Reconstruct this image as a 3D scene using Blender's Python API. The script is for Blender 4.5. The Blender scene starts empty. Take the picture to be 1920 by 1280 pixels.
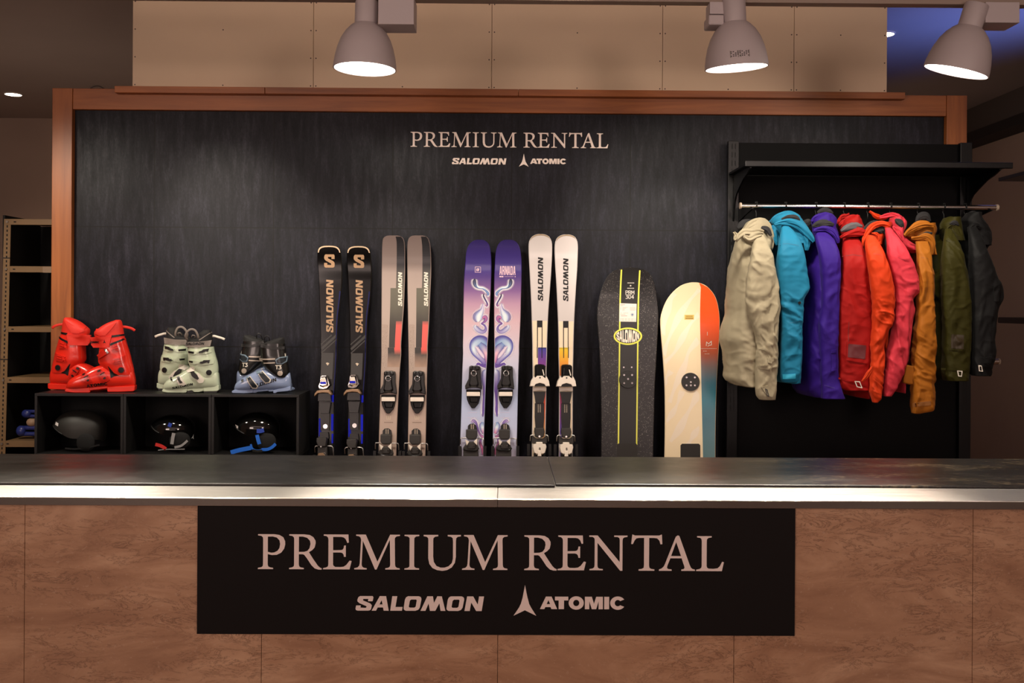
import bpy, bmesh, math, random
from mathutils import Vector, Matrix, noise
from mathutils.bvhtree import BVHTree
from mathutils.geometry import tessellate_polygon

scene = bpy.context.scene
COL = scene.collection
R = math.radians

# ------------------------------------------------------------------ camera
F_PX, PX, PY = 1855.0, 960.0, 575.0
CAM = Vector((0.0, 0.0, 1.41))
CAM_ROT = (Matrix.Rotation(R(-0.49), 3, 'Z') @ Matrix.Rotation(R(90), 3, 'X') @ Matrix.Rotation(R(0.36), 3, 'Z'))
cd = bpy.data.cameras.new('camera')
cd.sensor_fit = 'HORIZONTAL'
cd.sensor_width = 36.0
cd.lens = 36.0 * F_PX / 1920.0
cd.shift_y = -(640.0 - PY) / 1920.0
cd.clip_start = 0.05
cam = bpy.data.objects.new('camera', cd)
cam.matrix_world = Matrix.Translation(CAM) @ CAM_ROT.to_4x4()
COL.objects.link(cam)
scene.camera = cam

# ------------------------------------------------------------------ exposure, world
scene.view_settings.view_transform = 'Standard'
scene.view_settings.look = 'None'
scene.view_settings.gamma = 1.0
scene.view_settings.use_curve_mapping = False
scene.view_settings.exposure = 0.0
wd = bpy.data.worlds.new('world')
scene.world = wd
wd.use_nodes = True
wd.node_tree.nodes['Background'].inputs['Color'].default_value = (1.0, 0.78, 0.62, 1)
wd.node_tree.nodes['Background'].inputs['Strength'].default_value = 0.0

WARM = (1.0, 0.89, 0.74)
def light(name, kind, loc, power, color=WARM, aim=None, parent=None, **kw):
    d = bpy.data.lights.new(name, kind)
    d.energy = power
    d.color = color
    for k, v in kw.items():
        setattr(d, k, v)
    o = bpy.data.objects.new(name, d)
    COL.objects.link(o)
    o.location = loc
    if aim is not None:
        o.rotation_euler = (Vector(aim) - Vector(loc)).to_track_quat('-Z', 'Y').to_euler()
    if parent:
        o.parent = parent
    return o

# general light of the hall on the customers' side: soft fill lights added behind the camera, and the ceiling panels
for x, p_, sx_ in ((-3.45, 32.0, 2.1), (3.45, 24.0, 1.0)):
    light('hall_fill_panel', 'AREA', (x, -2.7, 2.2), p_, (1.0, 0.77, 0.68), aim=(x * 0.1, 5.0, 2.55), shape='RECTANGLE', size=sx_, size_y=1.6, spread=R(100))
light('low_fill_light', 'AREA', (-0.6, -2.9, 1.25), 12.0, (1.0, 0.77, 0.68), aim=(0.0, 5.0, 2.4), shape='RECTANGLE', size=4.2, size_y=0.7, spread=R(110))  # added low fill, softening the lamp shadows on the cream boards
light('hall_ceiling_light', 'AREA', (0.0, -0.4, 2.95), 29.0, (1.0, 0.75, 0.68), aim=(0.0, 2.6, 0.8), shape='RECTANGLE', size=6.0, size_y=1.6)
# unseen fill lights added behind the display wall, left and right
light('back_room_fill', 'AREA', (-3.0, 6.4, 1.2), 4.0, (1.0, 0.76, 0.62), aim=(-3.3, 7.0, 3.0), shape='RECTANGLE', size=0.8, size_y=0.8)
light('right_room_fill', 'AREA', (2.2, 7.4, 2.2), 2.6, (1.0, 0.74, 0.60), aim=(4.0, 7.8, 1.2), shape='RECTANGLE', size=0.8, size_y=0.8)
# unseen blue light on the right behind the clothes rack, tinting the ceiling
light('blue_tint_light', 'AREA', (3.4, 5.2, 1.9), 6.5, (0.14, 0.25, 1.0), aim=(2.6, 5.75, 3.1), shape='RECTANGLE', size=0.5, size_y=0.5, spread=R(80))

# ------------------------------------------------------------------ pixel -> place helpers
def ray(px, py):
    return CAM_ROT @ Vector(((px - PX) / F_PX, -(py - PY) / F_PX, -1.0))
def at(px, py, Y):
    d = ray(px, py)
    return CAM + d * (Y / d.y)
def ax(px, Y, py=575):
    return at(px, py, Y).x
def az(py, Y, px=944):
    return at(px, py, Y).z
class Tilted:
    """upright board leaning back: origin on the floor, local u = x, v = up along the board, -y towards the viewer"""
    def __init__(self, x, y, lean):
        self.m = Matrix.Translation((x, y, 0)) @ Matrix.Rotation(-lean, 4, 'X')
        self.inv = self.m.inverted()
    def uv(self, px, py, h=0.0):
        o = self.inv @ CAM
        d = self.inv.to_3x3() @ ray(px, py)
        t = (-h - o.y) / d.y
        p = o + d * t
        return (p.x, p.z)

# ------------------------------------------------------------------ objects
def tag(o, label, category, group=None):
    o['label'] = label
    o['category'] = category
    if group:
        o['group'] = group
    return o
def empty(name, loc, label=None, category=None, group=None, matrix=None):
    o = bpy.data.objects.new(name, None)
    o.empty_display_size = 0.05
    COL.objects.link(o)
    if matrix is not None:
        o.matrix_world = matrix
    else:
        o.location = loc
    if label:
        tag(o, label, category, group)
    return o

class MB:
    def __init__(self):
        self.v, self.f, self.mi, self.cur = [], [], [], 0
    def mat(self, i):
        self.cur = i
        return self
    def add(self, verts, faces):
        b = len(self.v)
        self.v += [tuple(p) for p in verts]
        for f in faces:
            self.f.append([i + b for i in f])
            self.mi.append(self.cur)
        return self
    def box(self, x0, x1, y0, y1, z0, z1, m=None):
        vs = [(x, y, z) for z in (z0, z1) for y in (y0, y1) for x in (x0, x1)]
        if m is not None:
            vs = [m @ Vector(p) for p in vs]
        return self.add(vs, [(0, 2, 3, 1), (4, 5, 7, 6), (0, 1, 5, 4), (2, 6, 7, 3), (0, 4, 6, 2), (1, 3, 7, 5)])
    def obox(self, c, sx, sy, sz, rot=(0, 0, 0)):
        m = Matrix.Translation(c) @ Matrix.Rotation(rot[2], 4, 'Z') @ Matrix.Rotation(rot[1], 4, 'Y') @ Matrix.Rotation(rot[0], 4, 'X')
        return self.box(-sx / 2, sx / 2, -sy / 2, sy / 2, -sz / 2, sz / 2, m)
    def loft(self, rings, cap0=True, cap1=True, closed=True):
        n = len(rings[0])
        vs = [p for r in rings for p in r]
        fs = []
        for i in range(len(rings) - 1):
            for j in range(n if closed else n - 1):
                k = (j + 1) % n
                fs.append((i * n + j, i * n + k, (i + 1) * n + k, (i + 1) * n + j))
        if cap0:
            fs.append(tuple(range(n - 1, -1, -1)))
        if cap1:
            b = (len(rings) - 1) * n
            fs.append(tuple(range(b, b + n)))
        return self.add(vs, fs)
    def tube(self, path, r, n=10, flat=1.0, cap=True):
        """round (or flattened) tube along a path; r may be a list"""
        P = [Vector(p) for p in path]
        rings = []
        up0 = Vector((0, -1, 0))
        for i, p in enumerate(P):
            d = (P[min(i + 1, len(P) - 1)] - P[max(i - 1, 0)]).normalized()
            a = up0 - d * up0.dot(d)
            if a.length < 0.05:
                a = Vector((0, 0, 1)) - d * d.z
            a.normalize()
            b = d.cross(a)
            rr = r[i] if isinstance(r, (list, tuple)) else r
            rings.append([p + a * (rr * flat * math.cos(t)) + b * (rr * math.sin(t)) for t in [2 * math.pi * k / n for k in range(n)]])
        return self.loft(rings, cap, cap)
    def cyl(self, p0, p1, r0, r1=None, n=20):
        return self.tube([p0, p1], [r0, r0 if r1 is None else r1], n)
    def prism(self, poly, y0, y1, taper=0.0):
        """polygon in (x, z), front face at y0 (towards the viewer), back at y1"""
        n = len(poly)
        cx = sum(p[0] for p in poly) / n
        cz = sum(p[1] for p in poly) / n
        fr = [(cx + (p[0] - cx) * (1 - taper), y0, cz + (p[1] - cz) * (1 - taper)) for p in poly]
        bk = [(p[0], y1, p[1]) for p in poly]
        fs = [tuple(range(n)), tuple(range(2 * n - 1, n - 1, -1))]
        fs += [(i, i + n, (i + 1) % n + n, (i + 1) % n) for i in range(n)]
        return self.add(fr + bk, fs)
    def lathe(self, prof, n=40, cap0=False, cap1=False):
        rings = [[(r * math.cos(2 * math.pi * k / n), r * math.sin(2 * math.pi * k / n), z) for k in range(n)] for r, z in prof]
        return self.loft(rings, cap0, cap1)
    def glyphs(self, loops_list, fn, thick=0.0):
        """loops_list: list of [outer, hole, ...] in 2D; fn(u, v) -> front point; sides go back by thick along +y"""
        for loops in loops_list:
            ls = [[Vector((p[0], p[1], 0)) for p in l] for l in loops]
            tris = tessellate_polygon(ls)
            flat = [p for l in loops for p in l]
            front = [Vector(fn(*p)) for p in flat]
            def norm(t):
                a, b, c = (flat[i] for i in t)
                return t if (b[0] - a[0]) * (c[1] - a[1]) - (b[1] - a[1]) * (c[0] - a[0]) > 0 else t[::-1]
            fs = [norm(tuple(t)) for t in tris]
            if thick:
                n = len(front)
                front += [p + Vector((0, thick, 0)) for p in front]
                b = 0
                for l in loops:
                    m = len(l)
                    fs += [(b + i, b + (i + 1) % m, b + (i + 1) % m + n, b + i + n) for i in range(m)]
                    b += m
            self.add(front, fs)
        return self
    def build(self, name, mats, parent=None, smooth=False, bevel=0.0, sub=0, angle=None):
        me = bpy.data.meshes.new(name)
        me.from_pydata(self.v, [], self.f)
        bm = bmesh.new()
        bm.from_mesh(me)
        bmesh.ops.recalc_face_normals(bm, faces=bm.faces)
        bm.to_mesh(me)
        bm.free()
        if not isinstance(mats, (list, tuple)):
            mats = [mats]
        for m in mats:
            me.materials.append(m)
        me.polygons.foreach_set('material_index', [min(i, len(mats) - 1) for i in self.mi])
        if smooth or angle:
            me.polygons.foreach_set('use_smooth', [True] * len(me.polygons))
            if angle:
                me.set_sharp_from_angle(angle=R(angle))
        o = bpy.data.objects.new(name, me)
        COL.objects.link(o)
        if parent is not None:
            o.parent = parent
        if bevel:
            b = o.modifiers.new('bevel', 'BEVEL')
            b.width = bevel
            b.segments = 2
            b.limit_method = 'ANGLE'
            b.angle_limit = R(35)
        if sub:
            s = o.modifiers.new('subd', 'SUBSURF')
            s.levels = s.render_levels = sub
        return o
    def bvh(self):
        return BVHTree.FromPolygons([Vector(p) for p in self.v], self.f)

def settle(e):
    """move a thing whose meshes were built in world space onto an origin at its base"""
    obs = [o for o in e.children_recursive if o.type == 'MESH']
    ps = [v.co for o in obs for v in o.data.vertices]
    base = Vector(((min(p.x for p in ps) + max(p.x for p in ps)) / 2, (min(p.y for p in ps) + max(p.y for p in ps)) / 2, min(p.z for p in ps)))
    for o in obs:
        o.data.transform(Matrix.Translation(-base))
    e.location = base

def structure(o):
    o['kind'] = 'structure'
    return o

def selli(cx, cy, rx, ry, n=2.0, N=28):
    out = []
    for k in range(N):
        t = 2 * math.pi * k / N
        c, s = math.cos(t), math.sin(t)
        out.append((cx + rx * math.copysign(abs(c) ** (2 / n), c), cy + ry * math.copysign(abs(s) ** (2 / n), s)))
    return out
def circle(cx, cz, r, n=24, rz=None):
    rz = r if rz is None else rz
    return [(cx + r * math.cos(2 * math.pi * k / n), cz + rz * math.sin(2 * math.pi * k / n)) for k in range(n)]
def catmull(keys, t):
    """keys: sorted [(t, a, b, ...)]; smooth interpolation of the other columns"""
    if t <= keys[0][0]:
        return keys[0][1:]
    if t >= keys[-1][0]:
        return keys[-1][1:]
    for i in range(len(keys) - 1):
        if keys[i][0] <= t <= keys[i + 1][0]:
            break
    k0, k1, k2, k3 = keys[max(i - 1, 0)], keys[i], keys[i + 1], keys[min(i + 2, len(keys) - 1)]
    h = k2[0] - k1[0]
    s = (t - k1[0]) / h
    out = []
    for c in range(1, len(k1)):
        m1 = (k2[c] - k0[c]) / max(k2[0] - k0[0], 1e-9) * h
        m2 = (k3[c] - k1[c]) / max(k3[0] - k1[0], 1e-9) * h
        out.append((2 * s**3 - 3 * s**2 + 1) * k1[c] + (s**3 - 2 * s**2 + s) * m1 + (-2 * s**3 + 3 * s**2) * k2[c] + (s**3 - s**2) * m2)
    return out
def smooth_path(pts, n):
    keys = [(i,) + tuple(p) for i, p in enumerate(pts)]
    return [tuple(catmull(keys, (len(pts) - 1) * k / (n - 1))) for k in range(n)]

def drape(mb, bvhs, poly, t, fine=0.012, back=0.003, miss=None, smooth=0, minhit=0.0):
    """raise polygon (x, z) from the surface seen from -y, following it, thickness t"""
    bm = bmesh.new()
    vs = [bm.verts.new((p[0], 0, p[1])) for p in poly]
    try:
        bm.faces.new(vs)
    except ValueError:
        bm.free()
        return
    bmesh.ops.triangulate(bm, faces=bm.faces)
    for _ in range(5):
        es = [e for e in bm.edges if e.calc_length() > fine]
        if not es:
            break
        bmesh.ops.subdivide_edges(bm, edges=es, cuts=1)
        bmesh.ops.triangulate(bm, faces=[f for f in bm.faces if len(f.verts) > 3])
    bm.verts.ensure_lookup_table()
    bm.verts.index_update()
    ys = [surf_y(bvhs, v.co.x, v.co.z) for v in bm.verts]
    good = sorted(y for y in ys if y is not None)
    if not good or len(good) < minhit * len(ys):
        bm.free()
        return
    mid = good[len(good) // 2] if miss is None else miss
    ys = [mid if y is None else y for y in ys]
    for _ in range(smooth):
        ys = [min(y0, sum(ys[e.other_vert(v).index] for e in v.link_edges) / max(len(v.link_edges), 1)) if v.link_edges else y0 for v, y0 in zip(bm.verts, ys)]
    n = len(bm.verts)
    front = [(v.co.x, y - t, v.co.z) for v, y in zip(bm.verts, ys)]
    rear = [(v.co.x, y + back, v.co.z) for v, y in zip(bm.verts, ys)]
    fs = [tuple(v.index for v in f.verts) for f in bm.faces]
    fs2 = [tuple(i + n for i in reversed(f)) for f in fs]
    side = [(e.verts[0].index, e.verts[1].index, e.verts[1].index + n, e.verts[0].index + n) for e in bm.edges if e.is_boundary]
    mb.add(front + rear, fs + fs2 + side)
    bm.free()
def surf_y(bvhs, x, z):
    best = None
    for b in bvhs:
        h = b.ray_cast(Vector((x, -5, z)), Vector((0, 1, 0)))
        if h[0] is not None and (best is None or h[0].y < best):
            best = h[0].y
    return best

# ------------------------------------------------------------------ materials
def lin(c):
    return tuple(((x / 255) / 12.92 if x / 255 <= 0.04045 else ((x / 255 + 0.055) / 1.055) ** 2.4) for x in c)
MATS = {}
def mat(name, rgb, rough=0.5, metal=0.0, coat=0.0, spec=0.5, var=0.0, vscale=20.0, bump=0.0, bscale=60.0, emit=None, estr=0.0, sheen=0.0):
    if name in MATS:
        return MATS[name]
    m = bpy.data.materials.new(name)
    m.use_nodes = True
    nt = m.node_tree
    b = nt.nodes['Principled BSDF']
    c = lin(rgb) if max(rgb) > 1.0 else rgb
    b.inputs['Base Color'].default_value = (*c, 1)
    b.inputs['Roughness'].default_value = rough
    b.inputs['Metallic'].default_value = metal
    b.inputs['Coat Weight'].default_value = coat
    b.inputs['Coat Roughness'].default_value = 0.06
    b.inputs['Specular IOR Level'].default_value = spec
    if sheen:
        b.inputs['Sheen Weight'].default_value = sheen
    if emit:
        b.inputs['Emission Color'].default_value = (*emit, 1)
        b.inputs['Emission Strength'].default_value = estr
    if var or bump:
        tc = nt.nodes.new('ShaderNodeTexCoord')
        if var:
            n = nt.nodes.new('ShaderNodeTexNoise')
            n.inputs['Scale'].default_value = vscale
            n.inputs['Detail'].default_value = 5
            nt.links.new(tc.outputs['Object'], n.inputs['Vector'])
            r = nt.nodes.new('ShaderNodeValToRGB')
            r.color_ramp.elements[0].position, r.color_ramp.elements[1].position = 0.3, 0.7
            r.color_ramp.elements[0].color = (*[x * (1 - var) for x in c], 1)
            r.color_ramp.elements[1].color = (*[min(1, x * (1 + var)) for x in c], 1)
            nt.links.new(n.outputs['Fac'], r.inputs['Fac'])
            nt.links.new(r.outputs['Color'], b.inputs['Base Color'])
        if bump:
            n = nt.nodes.new('ShaderNodeTexNoise')
            n.inputs['Scale'].default_value = bscale
            n.inputs['Detail'].default_value = 4
            nt.links.new(tc.outputs['Object'], n.inputs['Vector'])
            bu = nt.nodes.new('ShaderNodeBump')
            bu.inputs['Strength'].default_value = bump
            bu.inputs['Distance'].default_value = 0.01
            nt.links.new(n.outputs['Fac'], bu.inputs['Height'])
            nt.links.new(bu.outputs['Normal'], b.inputs['Normal'])
    MATS[name] = m
    return m
class NT:
    """small node-building helper"""
    def __init__(self, name):
        self.m = bpy.data.materials.new(name)
        self.m.use_nodes = True
        self.t = self.m.node_tree
        self.b = self.t.nodes['Principled BSDF']
        MATS[name] = self.m
    def n(self, kind, **kw):
        x = self.t.nodes.new('ShaderNode' + kind)
        for k, v in kw.items():
            setattr(x, k, v)
        return x
    def link(self, a, b):
        self.t.links.new(a, b)
    def coords(self, scale=(1, 1, 1), loc=(0, 0, 0), rot=(0, 0, 0)):
        tc = self.n('TexCoord')
        mp = self.n('Mapping')
        mp.inputs['Scale'].default_value = scale
        mp.inputs['Location'].default_value = loc
        mp.inputs['Rotation'].default_value = rot
        self.link(tc.outputs['Object'], mp.inputs['Vector'])
        return mp.outputs['Vector']
    def noise(self, vec, scale, detail=5, rough=0.5, dist=0.0):
        x = self.n('TexNoise')
        x.inputs['Scale'].default_value = scale
        x.inputs['Detail'].default_value = detail
        x.inputs['Roughness'].default_value = rough
        x.inputs['Distortion'].default_value = dist
        self.link(vec, x.inputs['Vector'])
        return x.outputs['Fac']
    def ramp(self, fac, stops, interp='LINEAR'):
        x = self.n('ValToRGB')
        x.color_ramp.interpolation = interp
        els = x.color_ramp.elements
        while len(els) < len(stops):
            els.new(0.5)
        for e, (p, c) in zip(els, stops):
            e.position = p
            c = lin(c) if isinstance(c, (tuple, list)) and max(c) > 1.0 else c
            c = (c, c, c) if not isinstance(c, (tuple, list)) else c
            e.color = (*c[:3], 1)
        self.link(fac, x.inputs['Fac'])
        return x.outputs['Color']
    def math(self, op, a, b=None, c=None):
        x = self.n('Math', operation=op)
        for i, v in enumerate((a, b, c)):
            if v is None:
                continue
            if isinstance(v, (int, float)):
                x.inputs[i].default_value = v
            else:
                self.link(v, x.inputs[i])
        return x.outputs[0]
    def mix(self, fac, a, b, blend='MIX'):
        x = self.n('Mix', data_type='RGBA', blend_type=blend)
        for i, v in ((0, fac), (6, a), (7, b)):
            if isinstance(v, (int, float)):
                x.inputs[i].default_value = v
            elif isinstance(v, (tuple, list)):
                x.inputs[i].default_value = (*(lin(v) if max(v) > 1 else v), 1)
            else:
                self.link(v, x.inputs[i])
        return x.outputs[2]
    def bump(self, h, strength=0.3, dist=0.01):
        x = self.n('Bump')
        x.inputs['Strength'].default_value = strength
        x.inputs['Distance'].default_value = dist
        self.link(h, x.inputs['Height'])
        self.link(x.outputs['Normal'], self.b.inputs['Normal'])
    def set(self, **kw):
        for k, v in kw.items():
            i = self.b.inputs[k.replace('_', ' ')]
            if isinstance(v, (int, float)):
                i.default_value = v
            elif isinstance(v, tuple):
                i.default_value = (*v, 1)
            else:
                self.link(v, i)
        return self.m
# ------------------------------------------------------------------ lettering (outlines drawn by hand, y up, cap height 1)
def _g(pts, base, h, x0=None):
    """pts in drawing pixels (y down) -> unit glyph with left edge at 0"""
    mx = min(p[0] for l in pts for p in l) if x0 is None else x0
    return [[((x - mx) / h, (base - y) / h) for x, y in l] for l in pts]
SERIF = {}
def _s(ch, base, *loops):
    SERIF[ch] = _g(loops, base, 261.0)
_s('P', 348, [(95,87),(215,87),(255,93),(283,110),(297,140),(298,163),(290,195),(268,225),(235,241),(200,243),(168,236),(168,315),(172,328),(185,335),(208,339),(208,348),(95,348),(95,339),(120,334),(131,326),(133,310),(133,125),(131,110),(120,100),(95,96)],
   [(168,105),(168,219),(195,226),(215,224),(240,212),(255,190),(260,160),(255,132),(235,112),(205,104)])
_s('R', 348, [(328,87),(440,87),(480,92),(508,108),(524,135),(525,155),(518,185),(500,205),(475,220),(510,275),(540,318),(556,334),(572,341),(570,351),(545,350),(520,342),(495,318),(460,265),(440,240),(430,236),(400,236),(400,312),(404,328),(415,335),(438,339),(438,348),(328,348),(328,339),(352,334),(363,326),(365,310),(365,125),(363,110),(352,100),(328,96)],
   [(400,104),(400,219),(440,218),(465,210),(480,190),(487,158),(483,135),(462,113),(430,104)])
_s('E', 348, [(586,87),(770,87),(773,147),(762,150),(750,122),(735,109),(715,105),(656,105),(656,205),(715,204),(728,200),(735,188),(738,170),(751,170),(751,254),(738,254),(735,238),(726,226),(712,222),(656,222),(656,310),(660,322),(672,330),(710,331),(735,328),(755,315),(780,282),(795,286),(780,348),(582,348),(582,339),(606,334),(618,326),(621,310),(621,125),(618,110),(607,100),(586,96)])
_s('M', 348, [(828,87),(900,87),(988,290),(1082,87),(1155,87),(1155,96),(1130,100),(1119,110),(1117,125),(1120,310),(1123,326),(1134,335),(1155,339),(1155,348),(1047,348),(1047,339),(1070,335),(1081,326),(1084,310),(1080,125),(982,348),(970,348),(878,133),(870,310),(874,326),(885,335),(908,339),(908,348),(815,348),(815,339),(840,333),(852,320),(856,300),(865,125),(860,108),(850,100),(828,96)])
_s('I', 348, [(1190,87),(1300,87),(1300,96),(1275,100),(1264,110),(1263,125),(1263,310),(1264,326),(1275,335),(1300,339),(1300,348),(1190,348),(1190,339),(1215,335),(1227,326),(1228,310),(1228,125),(1227,110),(1215,100),(1190,96)])
_s('U', 348, [(1333,87),(1442,87),(1442,97),(1418,101),(1407,110),(1405,125),(1405,250),(1410,290),(1430,320),(1460,332),(1490,332),(1520,322),(1545,298),(1553,265),(1553,130),(1550,110),(1538,101),(1513,97),(1513,87),(1612,87),(1612,97),(1588,101),(1577,112),(1575,130),(1575,250),(1568,295),(1545,330),(1510,350),(1475,356),(1435,351),(1400,335),(1377,305),(1368,265),(1368,125),(1366,110),(1355,101),(1333,97)])
_s('N', 355, [(735,93),(798,93),(964,292),(964,130),(961,112),(948,104),(922,103),(922,93),(1022,93),(1022,103),(998,107),(987,116),(985,132),(985,357),(968,357),(797,148),(797,318),(800,334),(812,342),(838,345),(838,354),(738,354),(738,345),(762,341),(773,332),(776,316),(776,125),(772,112),(760,104),(735,103)])
_s('T', 355, [(1058,84),(1068,88),(1080,92),(1260,92),(1270,88),(1280,84),(1284,156),(1270,158),(1262,130),(1245,113),(1220,110),(1185,110),(1185,316),(1188,334),(1200,342),(1225,346),(1225,356),(1107,356),(1107,346),(1132,342),(1145,334),(1147,316),(1147,110),(1110,110),(1088,114),(1075,130),(1063,157),(1050,156)])
_s('A', 355, [(1400,90),(1412,95),(1490,310),(1500,332),(1512,342),(1530,346),(1530,356),(1428,356),(1428,346),(1445,343),(1452,335),(1450,322),(1430,262),(1345,262),(1322,320),(1320,335),(1330,343),(1355,346),(1355,356),(1260,356),(1260,346),(1278,340),(1295,325),(1305,305),(1385,100)],
   [(1388,140),(1350,245),(1425,245)])
_s('L', 355, [(1545,95),(1655,95),(1655,104),(1632,108),(1620,117),(1618,132),(1618,318),(1622,332),(1635,339),(1670,340),(1700,336),(1718,320),(1735,287),(1748,290),(1733,357),(1540,357),(1540,347),(1565,342),(1578,333),(1581,318),(1581,132),(1578,116),(1568,108),(1545,104)])
# letter positions across the heading, in cap heights from its left edge
_HX = [(c, (x / 4.0 + o - 483.75) / 65.25) for c, x, o in (('P', 95, 460), ('R', 328, 460), ('E', 582, 460), ('M', 815, 460), ('I', 1190, 460), ('U', 1333, 460), ('M', 1622, 460),
      ('R', 248, 920), ('E', 498, 920), ('N', 735, 920), ('T', 1050, 920), ('A', 1260, 920), ('L', 1540, 920))]
HEADING = [[[(x + dx, y) for x, y in l] for l in SERIF[c]] for c, dx in _HX]
HEADING_W = (1748 / 4.0 + 920 - 483.75) / 65.25

WIDE = {}
def _w(ch, base, h, *loops):
    WIDE[ch] = (loops, base, h)
_S = [(952,552),(958,562),(952,590),(918,590),(920,573),(885,573),(880,578),(882,585),(935,607),(946,620),(942,645),(935,656),(920,660),(840,660),(828,655),(825,645),(830,622),(864,622),(862,638),(900,640),(908,633),(905,626),(855,605),(840,592),(838,580),(845,562),(858,552)]
_A = ([(1005,552),(1052,552),(1072,660),(1034,660),(1030,636),(990,636),(978,660),(945,660)], [(1019,582),(1003,614),(1026,614)])
_L = [(1098,552),(1135,552),(1122,632),(1175,632),(1170,660),(1083,660)]
_O = ([(1215,552),(1295,552),(1309,558),(1314,568),(1314,580),(1303,635),(1292,652),(1270,660),(1200,660),(1188,654),(1183,645),(1184,632),(1192,578),(1200,561)], [(1240,576),(1275,576),(1280,582),(1272,630),(1262,637),(1228,637),(1221,630),(1229,584)])
_M = [(1308,660),(1358,552),(1400,552),(1408,602),(1432,552),(1466,552),(1493,660),(1457,660),(1448,604),(1418,660),(1378,660),(1368,605),(1345,660)]
_N = [(1635,660),(1654,552),(1700,552),(1733,612),(1743,552),(1780,552),(1763,660),(1722,660),(1685,597),(1674,660)]
def _sh(l, dx):
    return [(x + dx, y) for x, y in l]
def _u(loops, x0, base, h):
    return [[((x - x0) / h, (base - y) / h) for x, y in l] for l in loops]
SLANT_WORD = [_u(l, 825, 660, 108.0) for l in ([_S], list(_A), [_L], list(_O), [_M], [_sh(l, 318) for l in _O], [_N])]
SLANT_W = (1780 - 825) / 108.0
S_ICON = [[[(x + 0.18 * (0.5 - y) - 0.03, y) for x, y in l] for l in SLANT_WORD[0]]]
def _arc(cx, cy, rx, ry, a0, a1, n=18):
    return [(cx + rx * math.cos(R(a0 + (a1 - a0) * k / n)), cy + ry * math.sin(R(a0 + (a1 - a0) * k / n))) for k in range(n + 1)]
BOLD_WORD = [_u(l, 368, 643, 93.0) for l in (
    ([(412,550),(455,550),(497,643),(453,643),(447,628),(408,628),(401,643),(368,643)], [(431,576),(418,606),(444,606)]),
    ([(480,550),(580,550),(580,578),(548,578),(548,643),(508,643),(508,578),(480,578)],),
    (_arc(640, 597, 57, 50, 0, 345, 28), _arc(640, 597, 23, 24, 0, 345, 20)),
    ([(705,550),(757,550),(773,603),(790,550),(840,550),(840,643),(808,643),(808,583),(790,643),(757,643),(738,583),(738,643),(705,643)],),
    ([(850,550),(887,550),(887,643),(850,643)],),
    (_arc(952, 597, 57, 50, -33, -327, 28) + _arc(952, 597, 23, 24, -320, -40, 18),))]
BOLD_W = (1008 - 368) / 93.0
EMBLEM = [[[((x - 255) / 230.0, (693 - y) / 230.0) for x, y in [(255,463),(262,500),(275,560),(287,605),(300,630),(340,693),(255,652),(170,693),(212,630),(224,605),(237,560),(248,500)]]]]
def place(word, x, z, h, sx=1.0, rot=0.0):
    c, s = math.cos(rot), math.sin(rot)
    return [[[(x + (px * sx * c - py * s) * h, z + (px * sx * s + py * c) * h) for px, py in l] for l in g] for g in word]
# narrow block capitals
NARROW = {
 'A': [[(0,0),(.28,1),(.72,1),(1,0),(.68,0),(.62,.24),(.38,.24),(.32,0)], [(.42,.38),(.58,.38),(.5,.82)]],
 'R': [[(0,0),(0,1),(.8,1),(.95,.9),(.95,.6),(.8,.5),(.95,.4),(.95,0),(.62,0),(.62,.38),(.32,.4),(.32,0)], [(.32,.58),(.62,.6),(.62,.84),(.32,.84)]],
 'M': [[(0,0),(0,1),(.36,1),(.55,.45),(.74,1),(1.1,1),(1.1,0),(.8,0),(.8,.55),(.62,.1),(.48,.1),(.3,.55),(.3,0)]],
 'D': [[(0,0),(0,1),(.78,1),(.95,.88),(.95,.12),(.78,0)], [(.32,.16),(.62,.16),(.62,.84),(.32,.84)]],
}
def narrow(word, x, z, w, h):
    n = len(word)
    cell = w / n
    return [[[(x + i * cell + px * cell * 0.9, z + py * h) for px, py in l] for l in NARROW[ch]] for i, ch in enumerate(word)]
STROKES = {
 'P': [[(0,0),(0,1),(.7,1),(.9,.85),(.9,.6),(.7,.45),(0,.45)]], 'R': [[(0,0),(0,1),(.7,1),(.9,.85),(.9,.6),(.7,.48),(0,.48)], [(.5,.48),(.95,0)]],
 'M': [[(0,0),(.05,1),(.55,.35),(1.05,1),(1.1,0)]], '3': [[(0,1),(.85,1),(.4,.58),(.85,.45),(.85,.15),(.6,0),(0,0)]],
 '0': [[(.2,0),(0,.2),(0,.8),(.2,1),(.65,1),(.85,.8),(.85,.2),(.65,0),(.2,0)]], '4': [[(.7,0),(.7,1),(0,.3),(.95,.3)]], 'T': [[(0,1),(.95,1)], [(.47,1),(.47,0)]],
 'a': [[(.75,.75),(.2,.75),(0,.55),(0,.2),(.2,0),(.75,0)], [(.75,1),(.75,0)]],
}
def ribbon(path, w):
    """polyline -> list of quads (each a one-loop glyph)"""
    out = []
    for (x0, y0), (x1, y1) in zip(path, path[1:]):
        d = math.hypot(x1 - x0, y1 - y0) or 1
        ex, ey = (x1 - x0) / d * w * 0.4, (y1 - y0) / d * w * 0.4
        nx, ny = -(y1 - y0) / d * w / 2, (x1 - x0) / d * w / 2
        out.append([[(x0 - ex + nx, y0 - ey + ny), (x0 - ex - nx, y0 - ey - ny), (x1 + ex - nx, y1 + ey - ny), (x1 + ex + nx, y1 + ey + ny)]])
    return out
def strokes(word, x, z, w, h, lw):
    out = []
    cell = w / len(word)
    for i, ch in enumerate(word):
        for p in STROKES[ch]:
            out += ribbon([(x + i * cell + a * cell * 0.8, z + b * h) for a, b in p], lw)
    return out
def rect(x0, z0, x1, z1):
    return [[(x0, z0), (x1, z0), (x1, z1), (x0, z1)]]
def outline_rect(pts, w):
    return ribbon(list(pts) + [pts[0]], w)
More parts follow.
